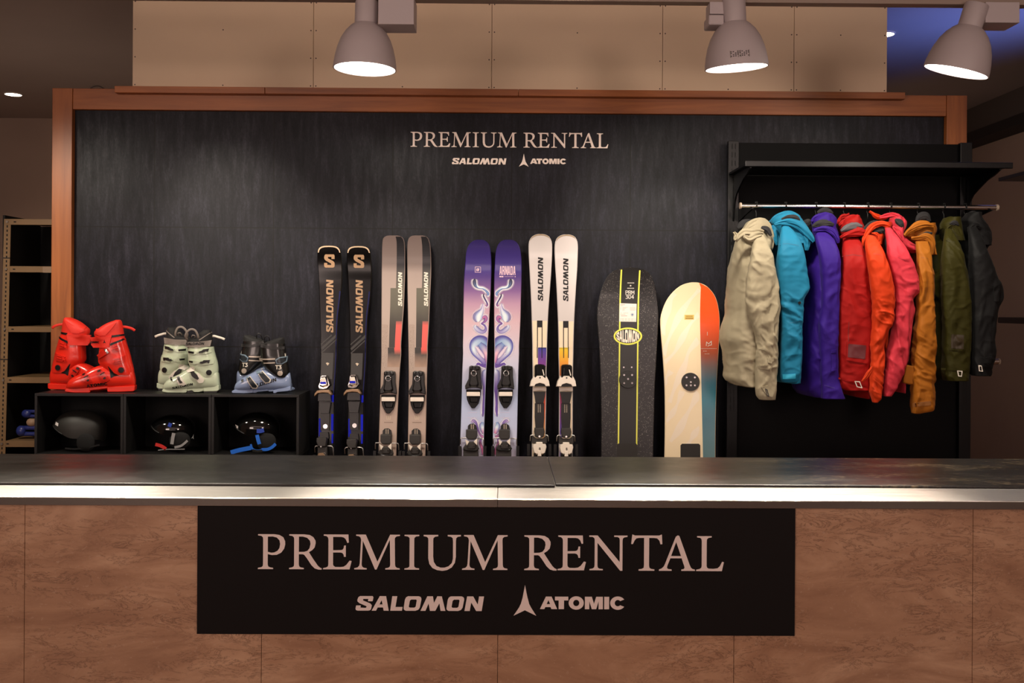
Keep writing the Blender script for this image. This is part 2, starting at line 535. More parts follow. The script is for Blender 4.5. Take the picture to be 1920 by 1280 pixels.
# ------------------------------------------------------------------ room surfaces
YW = 5.0            # face of the tiled display wall
CEIL = 3.1
XR, XL, YB = 4.05, -4.6, 9.05

def m_tile():
    k = NT('charcoal_tile')
    x0 = ax(289, YW, 428)
    v = k.coords()
    sx = k.n('SeparateXYZ'); k.link(v, sx.inputs[0])
    def joint(c, off):
        a = k.math('FRACT', k.math('DIVIDE', k.math('SUBTRACT', c, off), 0.6))
        return k.math('MINIMUM', a, k.math('SUBTRACT', 1.0, a))
    j = k.math('MINIMUM', joint(sx.outputs[0], x0), joint(sx.outputs[2], 0.0))
    line = k.math('LESS_THAN', j, 0.0045)
    st = k.noise(k.coords(scale=(34, 1, 5.5)), 1.0, 8, 0.68, 0.3)
    cl = k.noise(k.coords(scale=(3.2, 1, 1.6)), 1.0, 3)
    fine = k.noise(k.coords(scale=(160, 1, 60)), 1.0, 3, 0.7)
    s = k.math('ADD', k.math('MULTIPLY', st, 0.52), k.math('ADD', k.math('MULTIPLY', cl, 0.22), k.math('MULTIPLY', fine, 0.26)))
    c = k.ramp(s, [(0.38, (9, 9, 13)), (0.50, (19, 19, 26)), (0.58, (30, 30, 39)), (0.70, (52, 51, 62))])
    c = k.mix(line, c, (14, 13, 13))
    k.bump(k.math('ADD', k.math('MULTIPLY', s, 0.5), k.math('MULTIPLY', k.math('MINIMUM', j, 0.006), 10.0)), 0.30, 0.004)
    return k.set(Base_Color=c, Roughness=k.ramp(s, [(0.38, 0.56), (0.62, 0.40)]), Specular_IOR_Level=0.2)
def m_wood(name, axis, dark=(124, 66, 26), light_=(168, 98, 46)):
    k = NT(name)
    sc = [24, 24, 24]; sc[axis] = 1.6
    g = k.noise(k.coords(scale=tuple(sc)), 1.0, 6, 0.6, 0.6)
    b = k.noise(k.coords(scale=tuple(3.0 if i != axis else 0.5 for i in range(3))), 1.0, 2)
    c = k.ramp(k.math('ADD', k.math('MULTIPLY', g, 0.7), k.math('MULTIPLY', b, 0.3)), [(0.36, dark), (0.64, light_)])
    return k.set(Base_Color=c, Roughness=0.42)
def m_counter():
    k = NT('brown_stone_laminate')
    a = k.noise(k.coords(scale=(2.2, 1, 7.0)), 1.0, 8, 0.62, 1.4)
    vein = k.noise(k.coords(scale=(9, 1, 30), rot=(0, 0.16, 0)), 1.0, 10, 0.72, 0.9)
    vv = k.math('ABSOLUTE', k.math('SUBTRACT', vein, 0.5))
    gate = k.ramp(k.noise(k.coords(scale=(4, 1, 9), loc=(3, 0, 1)), 1.0, 4), [(0.40, 0.0), (0.56, 1.0)])
    c = k.ramp(a, [(0.3, (146, 106, 80)), (0.5, (172, 131, 101)), (0.7, (196, 156, 124))])
    c = k.mix(k.math('MULTIPLY', gate, k.ramp(vv, [(0.0, 0.75), (0.022, 0.0)])), c, (96, 64, 46))
    sp = k.noise(k.coords(scale=(90, 1, 120)), 1.0, 3)
    c = k.mix(k.ramp(sp, [(0.62, 0.0), (0.74, 0.5)]), c, (185, 152, 126))
    return k.set(Base_Color=c, Roughness=0.34, Specular_IOR_Level=0.5)
def m_mat():
    k = NT('black_rubber_mat')
    n = k.noise(k.coords(scale=(9, 14, 1)), 1.0, 6, 0.65)
    sc = k.noise(k.coords(scale=(16, 130, 1), rot=(0, 0, 0.35)), 1.0, 5, 0.7)
    dust = k.noise(k.coords(scale=(7, 16, 1), loc=(4.2, 0, 0)), 1.0, 9, 0.75)
    f = k.ramp(k.math('ADD', k.math('MULTIPLY', sc, 0.5), k.math('MULTIPLY', dust, 0.5)), [(0.56, 0.0), (0.70, 0.7)])
    c = k.mix(f, k.ramp(n, [(0.35, (25, 24, 22)), (0.65, (35, 33, 31))]), (118, 108, 94))
    # dusty scuffs, thickest at the right-hand end of the counter
    sx = k.n('SeparateXYZ'); k.link(k.coords(), sx.inputs[0])
    patch = k.ramp(k.math('DIVIDE', sx.outputs[0], 2.4), [(0.30, 0.0), (0.52, 1.0), (0.72, 1.0), (0.95, 0.2)])
    sp = k.noise(k.coords(scale=(42, 90, 1), rot=(0, 0, -0.25)), 1.0, 8, 0.8)
    big = k.noise(k.coords(scale=(3, 8, 1)), 1.0, 4)
    f2 = k.math('MULTIPLY', patch, k.ramp(k.math('ADD', k.math('MULTIPLY', sp, 0.6), k.math('MULTIPLY', big, 0.4)), [(0.52, 0.0), (0.62, 0.75)]))
    c = k.mix(f2, c, (150, 132, 104))
    line_ = k.noise(k.coords(scale=(1.2, 420, 1), rot=(0, 0, 0.9)), 1.0, 2)
    c = k.mix(k.ramp(line_, [(0.70, 0.0), (0.74, 0.35)]), c, (110, 104, 96))
    k.bump(k.math('ADD', n, k.math('MULTIPLY', sc, 0.4)), 0.03, 0.002)
    return k.set(Base_Color=c, Roughness=k.ramp(n, [(0.3, 0.31), (0.7, 0.40)]), Specular_IOR_Level=0.4)
def m_steel():
    k = NT('brushed_steel')
    n = k.noise(k.coords(scale=(6, 160, 160)), 1.0, 5, 0.7)
    s = k.noise(k.coords(scale=(60, 14, 1), rot=(0, 0, 0.8)), 1.0, 4, 0.7)
    c = k.mix(k.ramp(s, [(0.66, 0.0), (0.72, 0.5)]), (0.80, 0.76, 0.71), (0.92, 0.90, 0.86))
    k.bump(k.noise(k.coords(scale=(3, 420, 420)), 1.0, 4, 0.7), 0.25, 0.002)
    return k.set(Base_Color=c, Metallic=1.0, Roughness=k.ramp(n, [(0.3, 0.29), (0.7, 0.37)]))
TILE, COUNTER, RUBBER, STEEL = m_tile(), m_counter(), m_mat(), m_steel()
WOODX, WOODZ = m_wood('honey_wood_along', 0), m_wood('honey_wood_upright', 2)
PLASTER = mat('cream_board', (222, 198, 168), 0.75, var=0.03, vscale=3)
WALLP = mat('wall_paint', (172, 148, 132), 0.85, var=0.04, vscale=2)
CEILM = mat('ceiling_paint', (176, 160, 150), 0.85, var=0.03, vscale=2)
FLOORM = m_wood('floor_wood', 1, (92, 62, 44), (122, 86, 62))
BLACKM = mat('black_board', (24, 23, 23), 0.55)
VINYL = mat('white_vinyl', (232, 214, 206), 0.5)

structure(MB().box(XL, XR, -3.2, YB, -0.05, 0).build('floor', FLOORM))
structure(MB().box(XL, XR, -3.2, YB, CEIL, CEIL + 0.05).build('ceiling', CEILM))
structure(MB().box(XL - 0.1, XR + 0.1, YB, YB + 0.1, -0.05, CEIL + 0.05).build('wall_back', WALLP))
structure(MB().box(XL - 0.1, XL, -3.2, YB, -0.05, CEIL + 0.05).build('wall_left', WALLP))
wr = structure(MB().box(XR, XR + 0.1, -3.2, YB, -0.05, CEIL + 0.05).build('wall_right', WALLP))
structure(MB().box(XL - 0.1, XR + 0.1, -3.3, -3.2, -0.05, CEIL + 0.05).build('wall_front', WALLP))
# beam and rail where the right wall meets the ceiling
DARKP = mat('dark_beam_paint', (86, 76, 70), 0.8)
structure(MB().box(XR - 0.14, XR - 0.001, 5.3, YB - 0.001, 2.88, CEIL - 0.001).build('trim_7', DARKP))
structure(MB().box(XR - 0.20, XR - 0.001, 5.3, YB - 0.001, 2.80, 2.878).build('trim_8', mat('black_rail', (34, 30, 28), 0.6)))

# ------------------------------------------------------------------ tiled display wall and its wooden frame
xl0, xl1 = ax(97, 4.97, 400), ax(134.5, 4.97, 400)
xr0, xr1 = ax(1775, 4.97, 220), ax(1813, 4.97, 220)
ZT = az(172, 4.97); ZF = az(211, 4.97)
structure(MB().box(xl0 + 0.01, xr1 - 0.01, YW, YW + 0.12, 0, ZT - 0.012).build('wall_center', TILE))
structure(MB().box(xl0, xl1, 4.968, YW + 0.13, 0, ZT).build('trim_1', WOODZ, bevel=0.002))
structure(MB().box(xr0, xr1, 4.968, YW + 0.13, 0, ZT).build('trim_2', WOODZ, bevel=0.002))
structure(MB().box(xl1 + 0.001, xr0 - 0.001, 4.972, YW + 0.13, ZF, ZT).build('trim_3', WOODX, bevel=0.002))
cuts = [215, 497, 972, 1697]
for i in range(3):
    a, b = ax(cuts[i], 4.93, 176) + 0.001, ax(cuts[i + 1], 4.93, 176) - 0.001
    structure(MB().box(a, b, 4.925, 4.99, ZT - 0.029, ZT + 0.004).build('trim_%d' % (4 + i), WOODX, bevel=0.0015))
# cream boards above the frame
up = structure(MB().box(ax(247, YW, 90), ax(1665, YW, 90), YW + 0.022, YW + 0.10, ZT + 0.001, CEIL - 0.001).build('wall_upper', PLASTER))
pc = [247, 587, 922, 1243, 1490, 1665]
for i in range(5):
    a, b = ax(pc[i], YW, 90) + 0.0012, ax(pc[i + 1], YW, 90) - 0.0012
    MB().box(a, b, YW + 0.01, YW + 0.021, ZT + 0.005, CEIL - 0.001).build('panel', PLASTER, up, bevel=0.001)
    s = MB()
    for x in (a + 0.012, b - 0.012):
        for z in (ZT + 0.03, ZT + 0.17, ZT + 0.31, ZT + 0.45):
            s.cyl((x, YW + 0.0105, z), (x, YW + 0.0092, z), 0.0035, n=8)
    for z in (ZT + 0.03, ZT + 0.31):
        s.cyl(((a + b) / 2, YW + 0.0105, z), ((a + b) / 2, YW + 0.0092, z), 0.0035, n=8)
    s.build('screw', mat('screw_dark', (70, 52, 40), 0.5), up)
# thin cable lying on top of the frame
tag(MB().tube(smooth_path([at(168, 168, 5.03), at(174, 162.5, 5.03), at(186, 161.5, 5.03), at(197, 167.5, 5.03)], 14), 0.003, 8).build('cable', mat('dark_cable', (60, 50, 44), 0.5), smooth=True),
    'thin dark cable arching over the left end of the wooden frame top', 'cable')

# wall lettering
def lettering(parent, name, word, x, z, h, y, material, sx=1.0, rot=0.0, thick=0.002):
    mb = MB().glyphs(place(word, x, z, h, sx, rot), lambda u, v: (u, y - thick, v), thick)
    return mb.build(name, material, parent)
def sign_set(parent, fx, fz, S, y, material, thick):
    """S metres per target pixel of the counter sign; fx, fz map its pixels to the place"""
    hh = 65.25 * S
    lettering(parent, 'heading_lettering', HEADING, fx(483.75), fz(1068), hh, y, material, thick=thick)
    lettering(parent, 'slanted_lettering', SLANT_WORD, fx(666.5), fz(1145), 27.2 * S, y, material, thick=thick)
    lettering(parent, 'emblem', EMBLEM, fx(983.75), fz(1153.5), 57.5 * S, y, material, thick=thick)
    lettering(parent, 'bold_lettering', BOLD_WORD, fx(1012.0), fz(1140.8), 23.25 * S, y, material, thick=thick)
p0, p1 = at(770, 275, YW), at(1140.5, 278, YW)
S1 = (p1.x - p0.x) / (1357.5 - 483.75)
sg = empty('wall_sign', (0, 0, 0), 'cream lettering and two ski makers\' marks fixed high on the dark tiled wall', 'sign')
sign_set(sg, lambda x: p0.x + (x - 483.75) * S1, lambda y: az(276.5, YW) - (y - 1068) * S1 * 0.985, S1, YW - 0.0008, mat('cream_vinyl', (250, 234, 222), 0.5), 0.006)
settle(sg)

# ------------------------------------------------------------------ counter
ZC = 0.88
YF = 2.731
cn = empty('service_counter', (0, 0, 0), 'long brown stone-patterned service counter with a bright steel top edge', 'counter')
XC0, XC1 = -2.35, 2.45
jx = [XC0] + [ax(p, YF + 0.014, 1230) for p in (45, 490, 933, 1376, 1823)] + [XC1]
for a, b in zip(jx, jx[1:]):
    MB().box(a + 0.0006, b - 0.0006, YF + 0.014, YF + 0.034, 0.0, ZC - 0.024).build('front_panel', COUNTER, cn, bevel=0.0008)
xs = ax(933, YF, 930)
for a, b in ((XC0, xs - 0.0005), (xs + 0.0005, XC1)):
    MB().box(a, b, YF, 3.50, ZC - 0.022, ZC).build('steel_top', STEEL, cn, bevel=0.0015)
    MB().box(a, b, YF - 0.0022, YF - 0.0002, ZC - 0.0225, ZC - 0.0015).build('steel_lip', mat('polished_steel', (0.60, 0.54, 0.48), 0.2, 1.0), cn, bevel=0.0006)
MB().box(XC0, XC1, YF + 0.036, 3.46, 0.0, ZC - 0.024).build('counter_body', mat('dark_carcass', (40, 34, 30), 0.7), cn)
settle(cn)
xm = ax(1041.5, 2.92, 905)
mm = MB().box(XC0, xm - 0.002, 2.905, 3.46, ZC + 0.0005, ZC + 0.0075)
tag(mm.build('counter_mat', RUBBER, bevel=0.002), 'black rubber mat covering the longer left stretch of the counter top', 'mat', 'rubber mats on the counter')
mm = MB().box(xm + 0.001, XC1, 2.925, 3.46, ZC + 0.0005, ZC + 0.0075)
tag(mm.build('counter_mat', RUBBER, bevel=0.002), 'scratched dusty black rubber mat on the counter in front of the jackets', 'mat', 'rubber mats on the counter')

YS = YF + 0.008
q0, q1 = at(369, 1188, YS), at(1490, 1190, YS)
cs = empty('counter_sign', (0, 0, 0), 'large black board with pinkish white lettering on the counter front', 'sign')
MB().box(q0.x, q1.x, YS, YS + 0.0055, q0.z, ZC - 0.0225).build('sign_board', mat('sign_black', (20, 15, 14), 0.65, spec=0.15), cs)
w0, w1 = at(483.75, 1070, YS), at(1357.5, 1070, YS)
S2 = (w1.x - w0.x) / (1357.5 - 483.75)
def fz2(y):
    return az(y, YS, 944)
sign_set(cs, lambda x: w0.x + (x - 483.75) * S2, fz2, S2, YS - 0.0004, VINYL, 0.0012)
settle(cs)

# ------------------------------------------------------------------ track spotlights
YL = 4.0
LS = F_PX / YL
LAMPM = mat('lamp_white_enamel', (188, 176, 176), 0.5)
LENS = mat('lamp_lens', (255, 244, 228), 0.4, emit=(1.0, 0.90, 0.78), estr=9.0)
ztr = az(4, YL)
trk = empty('light_track', (0, YL, ztr), 'long rail under the ceiling carrying the three white spotlights', 'track')
MB().box(-2.6, 2.6, -0.025, 0.025, 0.0, 0.05).build('rail', mat('track_paint', (150, 132, 118), 0.5), trk)
for x in (-2.2, 0.2, 2.4):
    MB().cyl((x, 0, 0.05), (x, 0, CEIL - ztr), 0.006, n=8).build('hanger_rod', LAMPM, trk)
PROF = [(0.1265, 0), (0.1265, 0.003), (0.1255, 0.02), (0.121, 0.05), (0.113, 0.085), (0.100, 0.12), (0.082, 0.15), (0.062, 0.172), (0.050, 0.181), (0.0475, 0.183)]
def lamp(px, py, tx, ty, label, ball, power, blend=0.22, size=141):
    c = at(px, py, YL)
    axis = Vector((math.tan(R(tx)), math.tan(R(ty)), 1)).normalized()
    q = Vector((0, 0, 1)).rotation_difference(axis).to_matrix().to_4x4()
    e = empty('track_spotlight', c, label, 'spotlight', 'white bell spotlights on the ceiling rail', matrix=Matrix.Translation(c) @ q)
    sh = MB().lathe(PROF + [(0.0455, 0.181), (0.060, 0.168), (0.098, 0.117), (0.119, 0.05), (0.1225, 0.0)] + [PROF[0]], 56).build('shade', LAMPM, e, smooth=True, angle=50)
    MB().lathe([(0.0465, 0.17), (0.0465, 0.27), (0.043, 0.275), (0.0, 0.275)], 40).build('neck', LAMPM, e, angle=40)
    MB().lathe([(0.0, 0.022), (0.06, 0.02), (0.1195, 0.014), (0.1215, 0.006)], 56).build('lens', LENS, e, smooth=True)
    L = light('spot_lamp', 'SPOT', (0, 0, -0.012), power, parent=e, spot_size=R(size), spot_blend=blend, shadow_soft_size=0.10)
    light('spill_lamp', 'SPOT', (0, 0, -0.014), power * 0.30, parent=e, spot_size=R(178), spot_blend=0.12, shadow_soft_size=0.12)
    return e, c
def arm_box(e, px0, px1, py1, y0, y1, name='ballast_box'):
    inv = e.matrix_world.inverted()
    a, b = at(px0, py1, y0), at(px1, py1, y0)
    o = MB().box(a.x, b.x, y0, y1, a.z, ztr, inv).build(name, LAMPM, e, bevel=0.002)
    return o
LP = 52
e1, c1 = lamp(684, 130.0, 1.5, 0.0, 'white bell spotlight left of the other two, with box on its right', 'r', LP)
arm_box(e1, 709, 776, 45, 3.93, 4.06)
MB().obox(at(714, 52, YL) - Vector((0, 0, 0)), 0.018, 0.02, 0.05, (0, 0.5, 0)).build('joint', LAMPM, None, bevel=0.002)
jo = bpy.data.objects['joint']; jo.parent = e1; jo.matrix_parent_inverse = e1.matrix_world.inverted()
e2, c2 = lamp(1381, 128, -4.0, -5.0, 'white bell spotlight with a small printed sticker, above the snowboards', 'l', LP)
arm_box(e2, 1331, 1357, 26, 3.97, 4.05, 'arm')
inv = e2.matrix_world.inverted()
MB().box(at(1329, 27, 3.96).x, at(1358, 27, 3.96).x, 3.96, 4.06, at(1344, 46, 3.96).z, at(1344, 27, 3.96).z, inv).build('joint', LAMPM, e2, bevel=0.006)
# printed sticker on the shade: grey block with dark rows of print
bv = MB(); bv.lathe(PROF, 56); bv = bv.bvh()
st = MB()
def lz(u, v):   # lamp-local point on the shade facing the viewer
    y = surf_y([bv], u, v)
    return (u, (y if y is not None else -0.12) - 0.0006, v)
cxs = -0.015
for a, b, c, d in ((-.036, .022, -.003, .050), (.001, .022, .040, .050)):
    st.glyphs([rect(cxs + a, b + .004, cxs + c, d + .004)], lz)
st.mat(1)
for r_ in range(4):
    for k_ in range(9):
        if (r_ * 5 + k_ * 7) % 4 != 1:
            x = cxs - .034 + k_ * .0083
            st.glyphs([rect(x, .030 + r_ * .0058, x + .0052, .0335 + r_ * .0058)], lambda u, v: (lz(u, v)[0], lz(u, v)[1] - 0.0004, v))
st.build('sticker', [mat('sticker_grey', (150, 140, 134), 0.6), mat('print_dark', (60, 52, 50), 0.6)], e2)
e3, c3 = lamp(1792, 135, 13.5, -10.0, 'white bell spotlight above the jackets, tilted to the lower left', 'r', 30, 0.8, 128)
arm_box(e3, 1848, 1912, 42, 3.94, 4.06)
# further spotlights of the same rail and of the row above the customers, outside the picture
light('spot_lamp', 'SPOT', (-1.45, 4.0, 2.78), 52, aim=(-1.5, 4.0, 0.8), spot_size=R(101), spot_blend=0.22, shadow_soft_size=0.09)
light('spot_lamp', 'SPOT', (-2.55, 4.0, 2.40), 56, aim=(-2.0, 4.3, 0.8), spot_size=R(142), spot_blend=0.55, shadow_soft_size=0.10)
for px_, pw_ in ((140, 520), (325, 160), (765, 520), (1005, 160), (1265, 600), (1560, 520)):
    xx = ax(px_, 3.9)
    light('spot_lamp', 'SPOT', (xx, 3.9, 2.76), pw_, aim=(xx * .76, 2.78, 0.88), spot_size=R(20), spot_blend=1.0, shadow_soft_size=0.06)

# unseen spots added to lay pools of light on the tiled wall
for px_, py_, pw_ in ((455, 480, 300), (1225, 470, 240)):
    q = at(px_, py_, YW)
    light('wall_pool_spot', 'SPOT', (q.x - 0.85, 3.1, 2.95), pw_, aim=q, spot_size=R(27), spot_blend=1.0, shadow_soft_size=0.05)

# recessed ceiling lights
def downlight(px, py, r, label, power):
    d = ray(px, py); t = (CEIL - CAM.z) / d.z; p = CAM + d * t
    e = empty('ceiling_downlight', p, label, 'ceiling light', 'recessed lights in the ceiling')
    MB().lathe([(r, -0.001), (r, -0.008), (r * 1.16, -0.008), (r * 1.16, -0.001)], 36).build('trim_ring', mat('ring_white', (200, 190, 180), 0.5), e, angle=40)
    MB().lathe([(0, -0.006), (r, -0.006)], 36).build('lens', mat('downlight_lens', (255, 240, 220), 0.4, emit=(1.0, 0.86, 0.70), estr=14.0), e)
    light('downlight_lamp', 'SPOT', (0, 0, -0.02), power, (1.0, 0.8, 0.62), parent=e, spot_size=R(122), spot_blend=1.0, shadow_soft_size=0.06)
downlight(25, 176, 0.062, 'round glowing downlight in the ceiling at the upper left', 26)
downlight(1659, 63, 0.055, 'round downlight half hidden behind the cream board\'s right edge', 4)
# ------------------------------------------------------------------ black wall rack with rails
BLK = mat('black_metal', (6, 6, 7), 0.36, spec=0.3)
BLKP = mat('black_panel', (3, 3, 4), 0.65, spec=0.15)
CHROME = mat('rail_steel', (0.78, 0.76, 0.74), 0.20, 1.0)
YP = 4.945
rk = empty('clothes_rack', (0, 0, 0), 'black wall rack with slanted-bracket shelf and steel rails behind the jackets', 'rack')
x0, x1 = ax(1372, YP, 600), ax(1817, 4.92, 600)
zt = az(264, YP)
MB().box(x0, x1, YP, 4.966, 0.02, zt).build('back_panel', BLKP, rk, bevel=0.001)
u0, u1 = ax(1364, 4.92, 500), ax(1384, 4.92, 500)
w0_, w1_ = ax(1799, 4.92, 500), ax(1821, 4.92, 500)
for a, b in ((u0, u1), (w0_, w1_)):
    up_ = MB().box(a, b, 4.915, YP - 0.0005, 0, zt + 0.004).build('upright', BLK, rk, bevel=0.002)
    sl = MB()
    for k in range(34):
        z = 0.9 + k * 0.042
        if z + 0.03 > zt:
            break
        for dx in (-0.008, 0.008):
            xm_ = (a + b) / 2 + dx
            sl.box(xm_ - 0.0025, xm_ + 0.0025, 4.9142, 4.9155, z, z + 0.026)
    sl.build('slot', mat('slot_black', (6, 6, 6), 0.8), up_)
zs = 2.072
sx0, sx1 = ax(1397, 4.56, 303), ax(1899, 4.56, 300)
sh = MB().box(sx0 + .005, sx1 - .005, 4.57, 4.913, zs, zs + 0.012)
sh.box(sx0, sx1, 4.556, 4.569, zs - 0.008, zs + 0.02)
sh.build('shelf', BLK, rk, bevel=0.003)
bp = [(4.913, zs - .001), (4.575, zs - .001), (4.575, zs - .012), (4.63, zs - .03), (4.70, zs - .045), (4.78, zs - .075), (4.84, zs - .10), (4.875, zs - .13), (4.895, zs - .17), (4.905, zs - .21), (4.913, zs - .23)]
for xc in ((u0 + u1) / 2 + 0.0, (w0_ + w1_) / 2):
    n = len(bp)
    vs = [(xc - .004, y, z) for y, z in bp] + [(xc + .004, y, z) for y, z in bp]
    MB().add(vs, [tuple(range(n)), tuple(range(2 * n - 1, n - 1, -1))] + [(i, (i + 1) % n, (i + 1) % n + n, i + n) for i in range(n)]).build('bracket', BLK, rk)
YR = 4.68
zr = az(382.5, YR)
ra, rb = at(1390, 383, YR), at(1868, 382, YR)
rl = MB().loft([[(x, YR + 0.010 * math.cos(t), zr + 0.0115 * math.sin(t)) for t in [2 * math.pi * k / 20 for k in range(20)]] for x in (ra.x, rb.x)])
rl = rl.build('hanging_rail', CHROME, rk, angle=40)
MB().cyl((rb.x, YR, zr), (rb.x + 0.008, YR, zr), 0.015).build('end_cap', mat('cap_beige', (168, 150, 132), 0.5), rl, angle=40)
MB().cyl((ra.x, YR, zr), (ra.x - 0.008, YR, zr), 0.015).build('end_cap', mat('cap_beige', (168, 150, 132), 0.5), rl, angle=40)
for xc in ((u0 + u1) / 2 + .03, (w0_ + w1_) / 2):
    tri = [(4.913, zr - .001 + .02), (YR - .03, zr - .012), (YR - .03, zr - .016), (4.80, zr - .036), (4.913, zr - .055)]
    n = len(tri)
    vs = [(xc - .004, y, z) for y, z in tri] + [(xc + .004, y, z) for y, z in tri]
    MB().add(vs, [tuple(range(n)), tuple(range(2 * n - 1, n - 1, -1))] + [(i, (i + 1) % n, (i + 1) % n + n, i + n) for i in range(n)]).build('rail_arm', BLK, rk)
zr2 = az(672, 4.88)
lr = MB().cyl((ax(1500, 4.88, 672), 4.88, zr2), (ax(1871, 4.88, 672), 4.88, zr2), 0.0145).build('lower_rail', CHROME, rk, angle=40)
MB().cyl((ax(1871, 4.88, 672), 4.88, zr2), (ax(1874, 4.88, 672), 4.88, zr2), 0.0155).build('end_cap', mat('cap_beige', (168, 150, 132), 0.5), lr, angle=40)
for xc in ((w0_ + w1_) / 2, ax(1510, 4.88, 672)):
    MB().box(xc - .004, xc + .004, 4.87, 4.944, zr2 - .03, zr2 - .0125).build('rail_arm', BLK, rk)

settle(rk)

# shelves on the right-hand wall
gl = empty('wall_shelf', (0, 0, 0), 'dark display shelf with a bright front edge high on the brown side wall', 'shelf')
xs_ = 3.75
ys_ = xs_ * F_PX / 930
zz = 2.42
MB().box(xs_, XR - 0.001, 5.4, ys_, zz - 0.035, zz).build('board', mat('dark_shelf', (52, 54, 66), 0.35), gl, bevel=0.003)
MB().box(xs_ - 0.004, xs_ - 0.0005, 5.4, ys_, zz - 0.010, zz - 0.001).build('edge_strip', CHROME, gl)
settle(gl)
gl2 = empty('wall_shelf', (0, 0, 0), 'dark bar-shaped shelf on the side wall beside the black jacket\'s elbow', 'shelf')
MB().box(xs_, XR - 0.001, 5.4, ys_, 1.31, 1.355).build('board', mat('dark_shelf2', (42, 38, 40), 0.35), gl2, bevel=0.008)
settle(gl2)

# ------------------------------------------------------------------ slotted-angle storage rack at the left
BRASS = mat('tan_enamel', (128, 100, 66), 0.5, metal=0.0, var=0.05, vscale=8)
HOLE = mat('hole_dark', (18, 12, 8), 0.8)
YK = 5.30
sr = empty('storage_rack', (0, 0, 0), 'tan slotted-angle storage rack behind the wooden frame at the left', 'rack')
pt, pb = at(14, 412, YK), at(3.5, 850, YK)
k = (pb.x - pt.x) / (pb.z - pt.z)
def postx(z):
    return pt.x + (z - pt.z) * k
zt_ = pt.z
hw = 0.018
po = MB()
for dx0, dx1, y0, y1 in ((-hw, hw, YK, YK + 0.003), (-hw, -hw + 0.003, YK + 0.003, YK + 0.035)):
    a, b = postx(zt_), postx(0)
    po.add([(b + dx0, y0, 0), (b + dx1, y0, 0), (b + dx1, y1, 0), (b + dx0, y1, 0), (a + dx0, y0, zt_), (a + dx1, y0, zt_), (a + dx1, y1, zt_), (a + dx0, y1, zt_)],
           [(0, 3, 2, 1), (4, 5, 6, 7), (0, 1, 5, 4), (1, 2, 6, 5), (2, 3, 7, 6), (3, 0, 4, 7)])
po = po.build('post', BRASS, sr)
hs = MB()
z = zt_ - 0.035
while z > 0.6:
    hs.box(postx(z) - .0035, postx(z) + .0035, YK - .0006, YK + .0004, z - .006, z + .006)
    z -= 0.0232
hs.build('slot', HOLE, po)
for py in (483.5, 673.5):
    z = az(py, YK, 10)
    MB().box(postx(z) - hw - .002, postx(z) + hw + .001, YK - .002, YK + .036, z - .0025, z + .0025).build('cable_tie', mat('tie_black', (10, 10, 10), 0.5), sr)
xe = xl0 + 0.9
for i, (ya, yb) in enumerate(((410.5, 421.5), (499, 510.5), (612, 622.5), (707, 718), (826, 838))):
    za, zb = az(ya, YK, 60), az(yb, YK, 60)
    bx0 = postx((za + zb) / 2) - hw + (0 if i == 0 else hw * 2)
    s_ = MB().box(bx0 + .0005, xe, YK - .001, YK + 0.002, zb, za)
    s_.box(bx0 + .0005, xe, YK + 0.003, YK + 0.45, za - .004, za - .001)
    s_ = s_.build('shelf', BRASS, sr, bevel=0.0012)
    xh = ax((27, 26, 24, 20, 16)[i], YK, 600)
    MB().box(xh - .0065, xh + .0065, YK - .0018, YK, (za + zb) / 2 - .003, (za + zb) / 2 + .003).build('slot', HOLE, s_)
    bl = MB().cyl((postx(za), YK - .006, (za + zb) / 2), (postx(za), YK - .0008, (za + zb) / 2), .0065, n=12)
    bl.build('bolt', mat('bolt_zinc', (150, 140, 128), 0.35, 0.8), sr, angle=40)
MB().box(postx(zt_) - .045, xe, YK + 0.452, YK + 0.46, 0, zt_ + 0.0).build('back_sheet', mat('dark_sheet', (16, 14, 13), 0.8), sr)
xs0 = postx(zt_) - .045
MB().box(xs0, xs0 + .012, YK + 0.04, YK + 0.45, 0, zt_ + 0.028).build('side_sheet', mat('dark_sheet', (16, 14, 13), 0.8), sr)
settle(sr)
# tape scrap on the second shelf
tag(MB().box(ax(80, YK), ax(96.5, YK), YK - .0026, YK - .0012, az(511, YK, 90), az(500, YK, 90)).build('tape_strip', mat('tape', (150, 124, 98), 0.4)),
    'strip of clear tape stuck on the second shelf edge of the tan rack', 'tape')
# blue and beige plastic pieces lying on the bottom shelf: rounded end with two prongs
def plastic_piece(px0, pyc, hgt, m, label, prongs):
    z0 = az(826, YK, 60)
    c = at(px0, pyc, YK + 0.02)
    e = empty('plastic_piece', (c.x, YK + 0.08, c.z), label, 'plastic piece', 'pieces on the bottom shelf of the tan rack')
    h = hgt / 350 / 2
    MB().loft([[(x, r_ * 0.9 * math.cos(t), r_ * math.sin(t)) for t in [2 * math.pi * q / 18 for q in range(18)]] for x, r_ in
               ((0, h * .3), (.006, h * .75), (.016, h), (.034, h), (.046, h * .8), (.05, h * .5))]).build('rounded_end', m, e, smooth=True)
    for s in (-1, 1):
        MB().tube([(.03, 0, s * h * .55), (.06, 0, s * h * .58), (.2, 0, s * h * .58), (.3, 0, s * h * .5)], [h * .42, h * .42, h * .40, h * .3], 12).build('prong', m, e, smooth=True)
    return e
PB = mat('navy_plastic', (44, 54, 120), 0.32)
plastic_piece(21, 810, 20, PB, 'navy blue plastic piece resting lowest on the tan rack\'s bottom shelf', 2)
plastic_piece(40, 794, 15, mat('beige_plastic', (170, 140, 112), 0.45), 'beige plastic piece lying between the two navy blue ones', 2)
plastic_piece(31, 777.5, 15.5, PB, 'dark navy plastic piece on top of the beige one in the tan rack', 2)
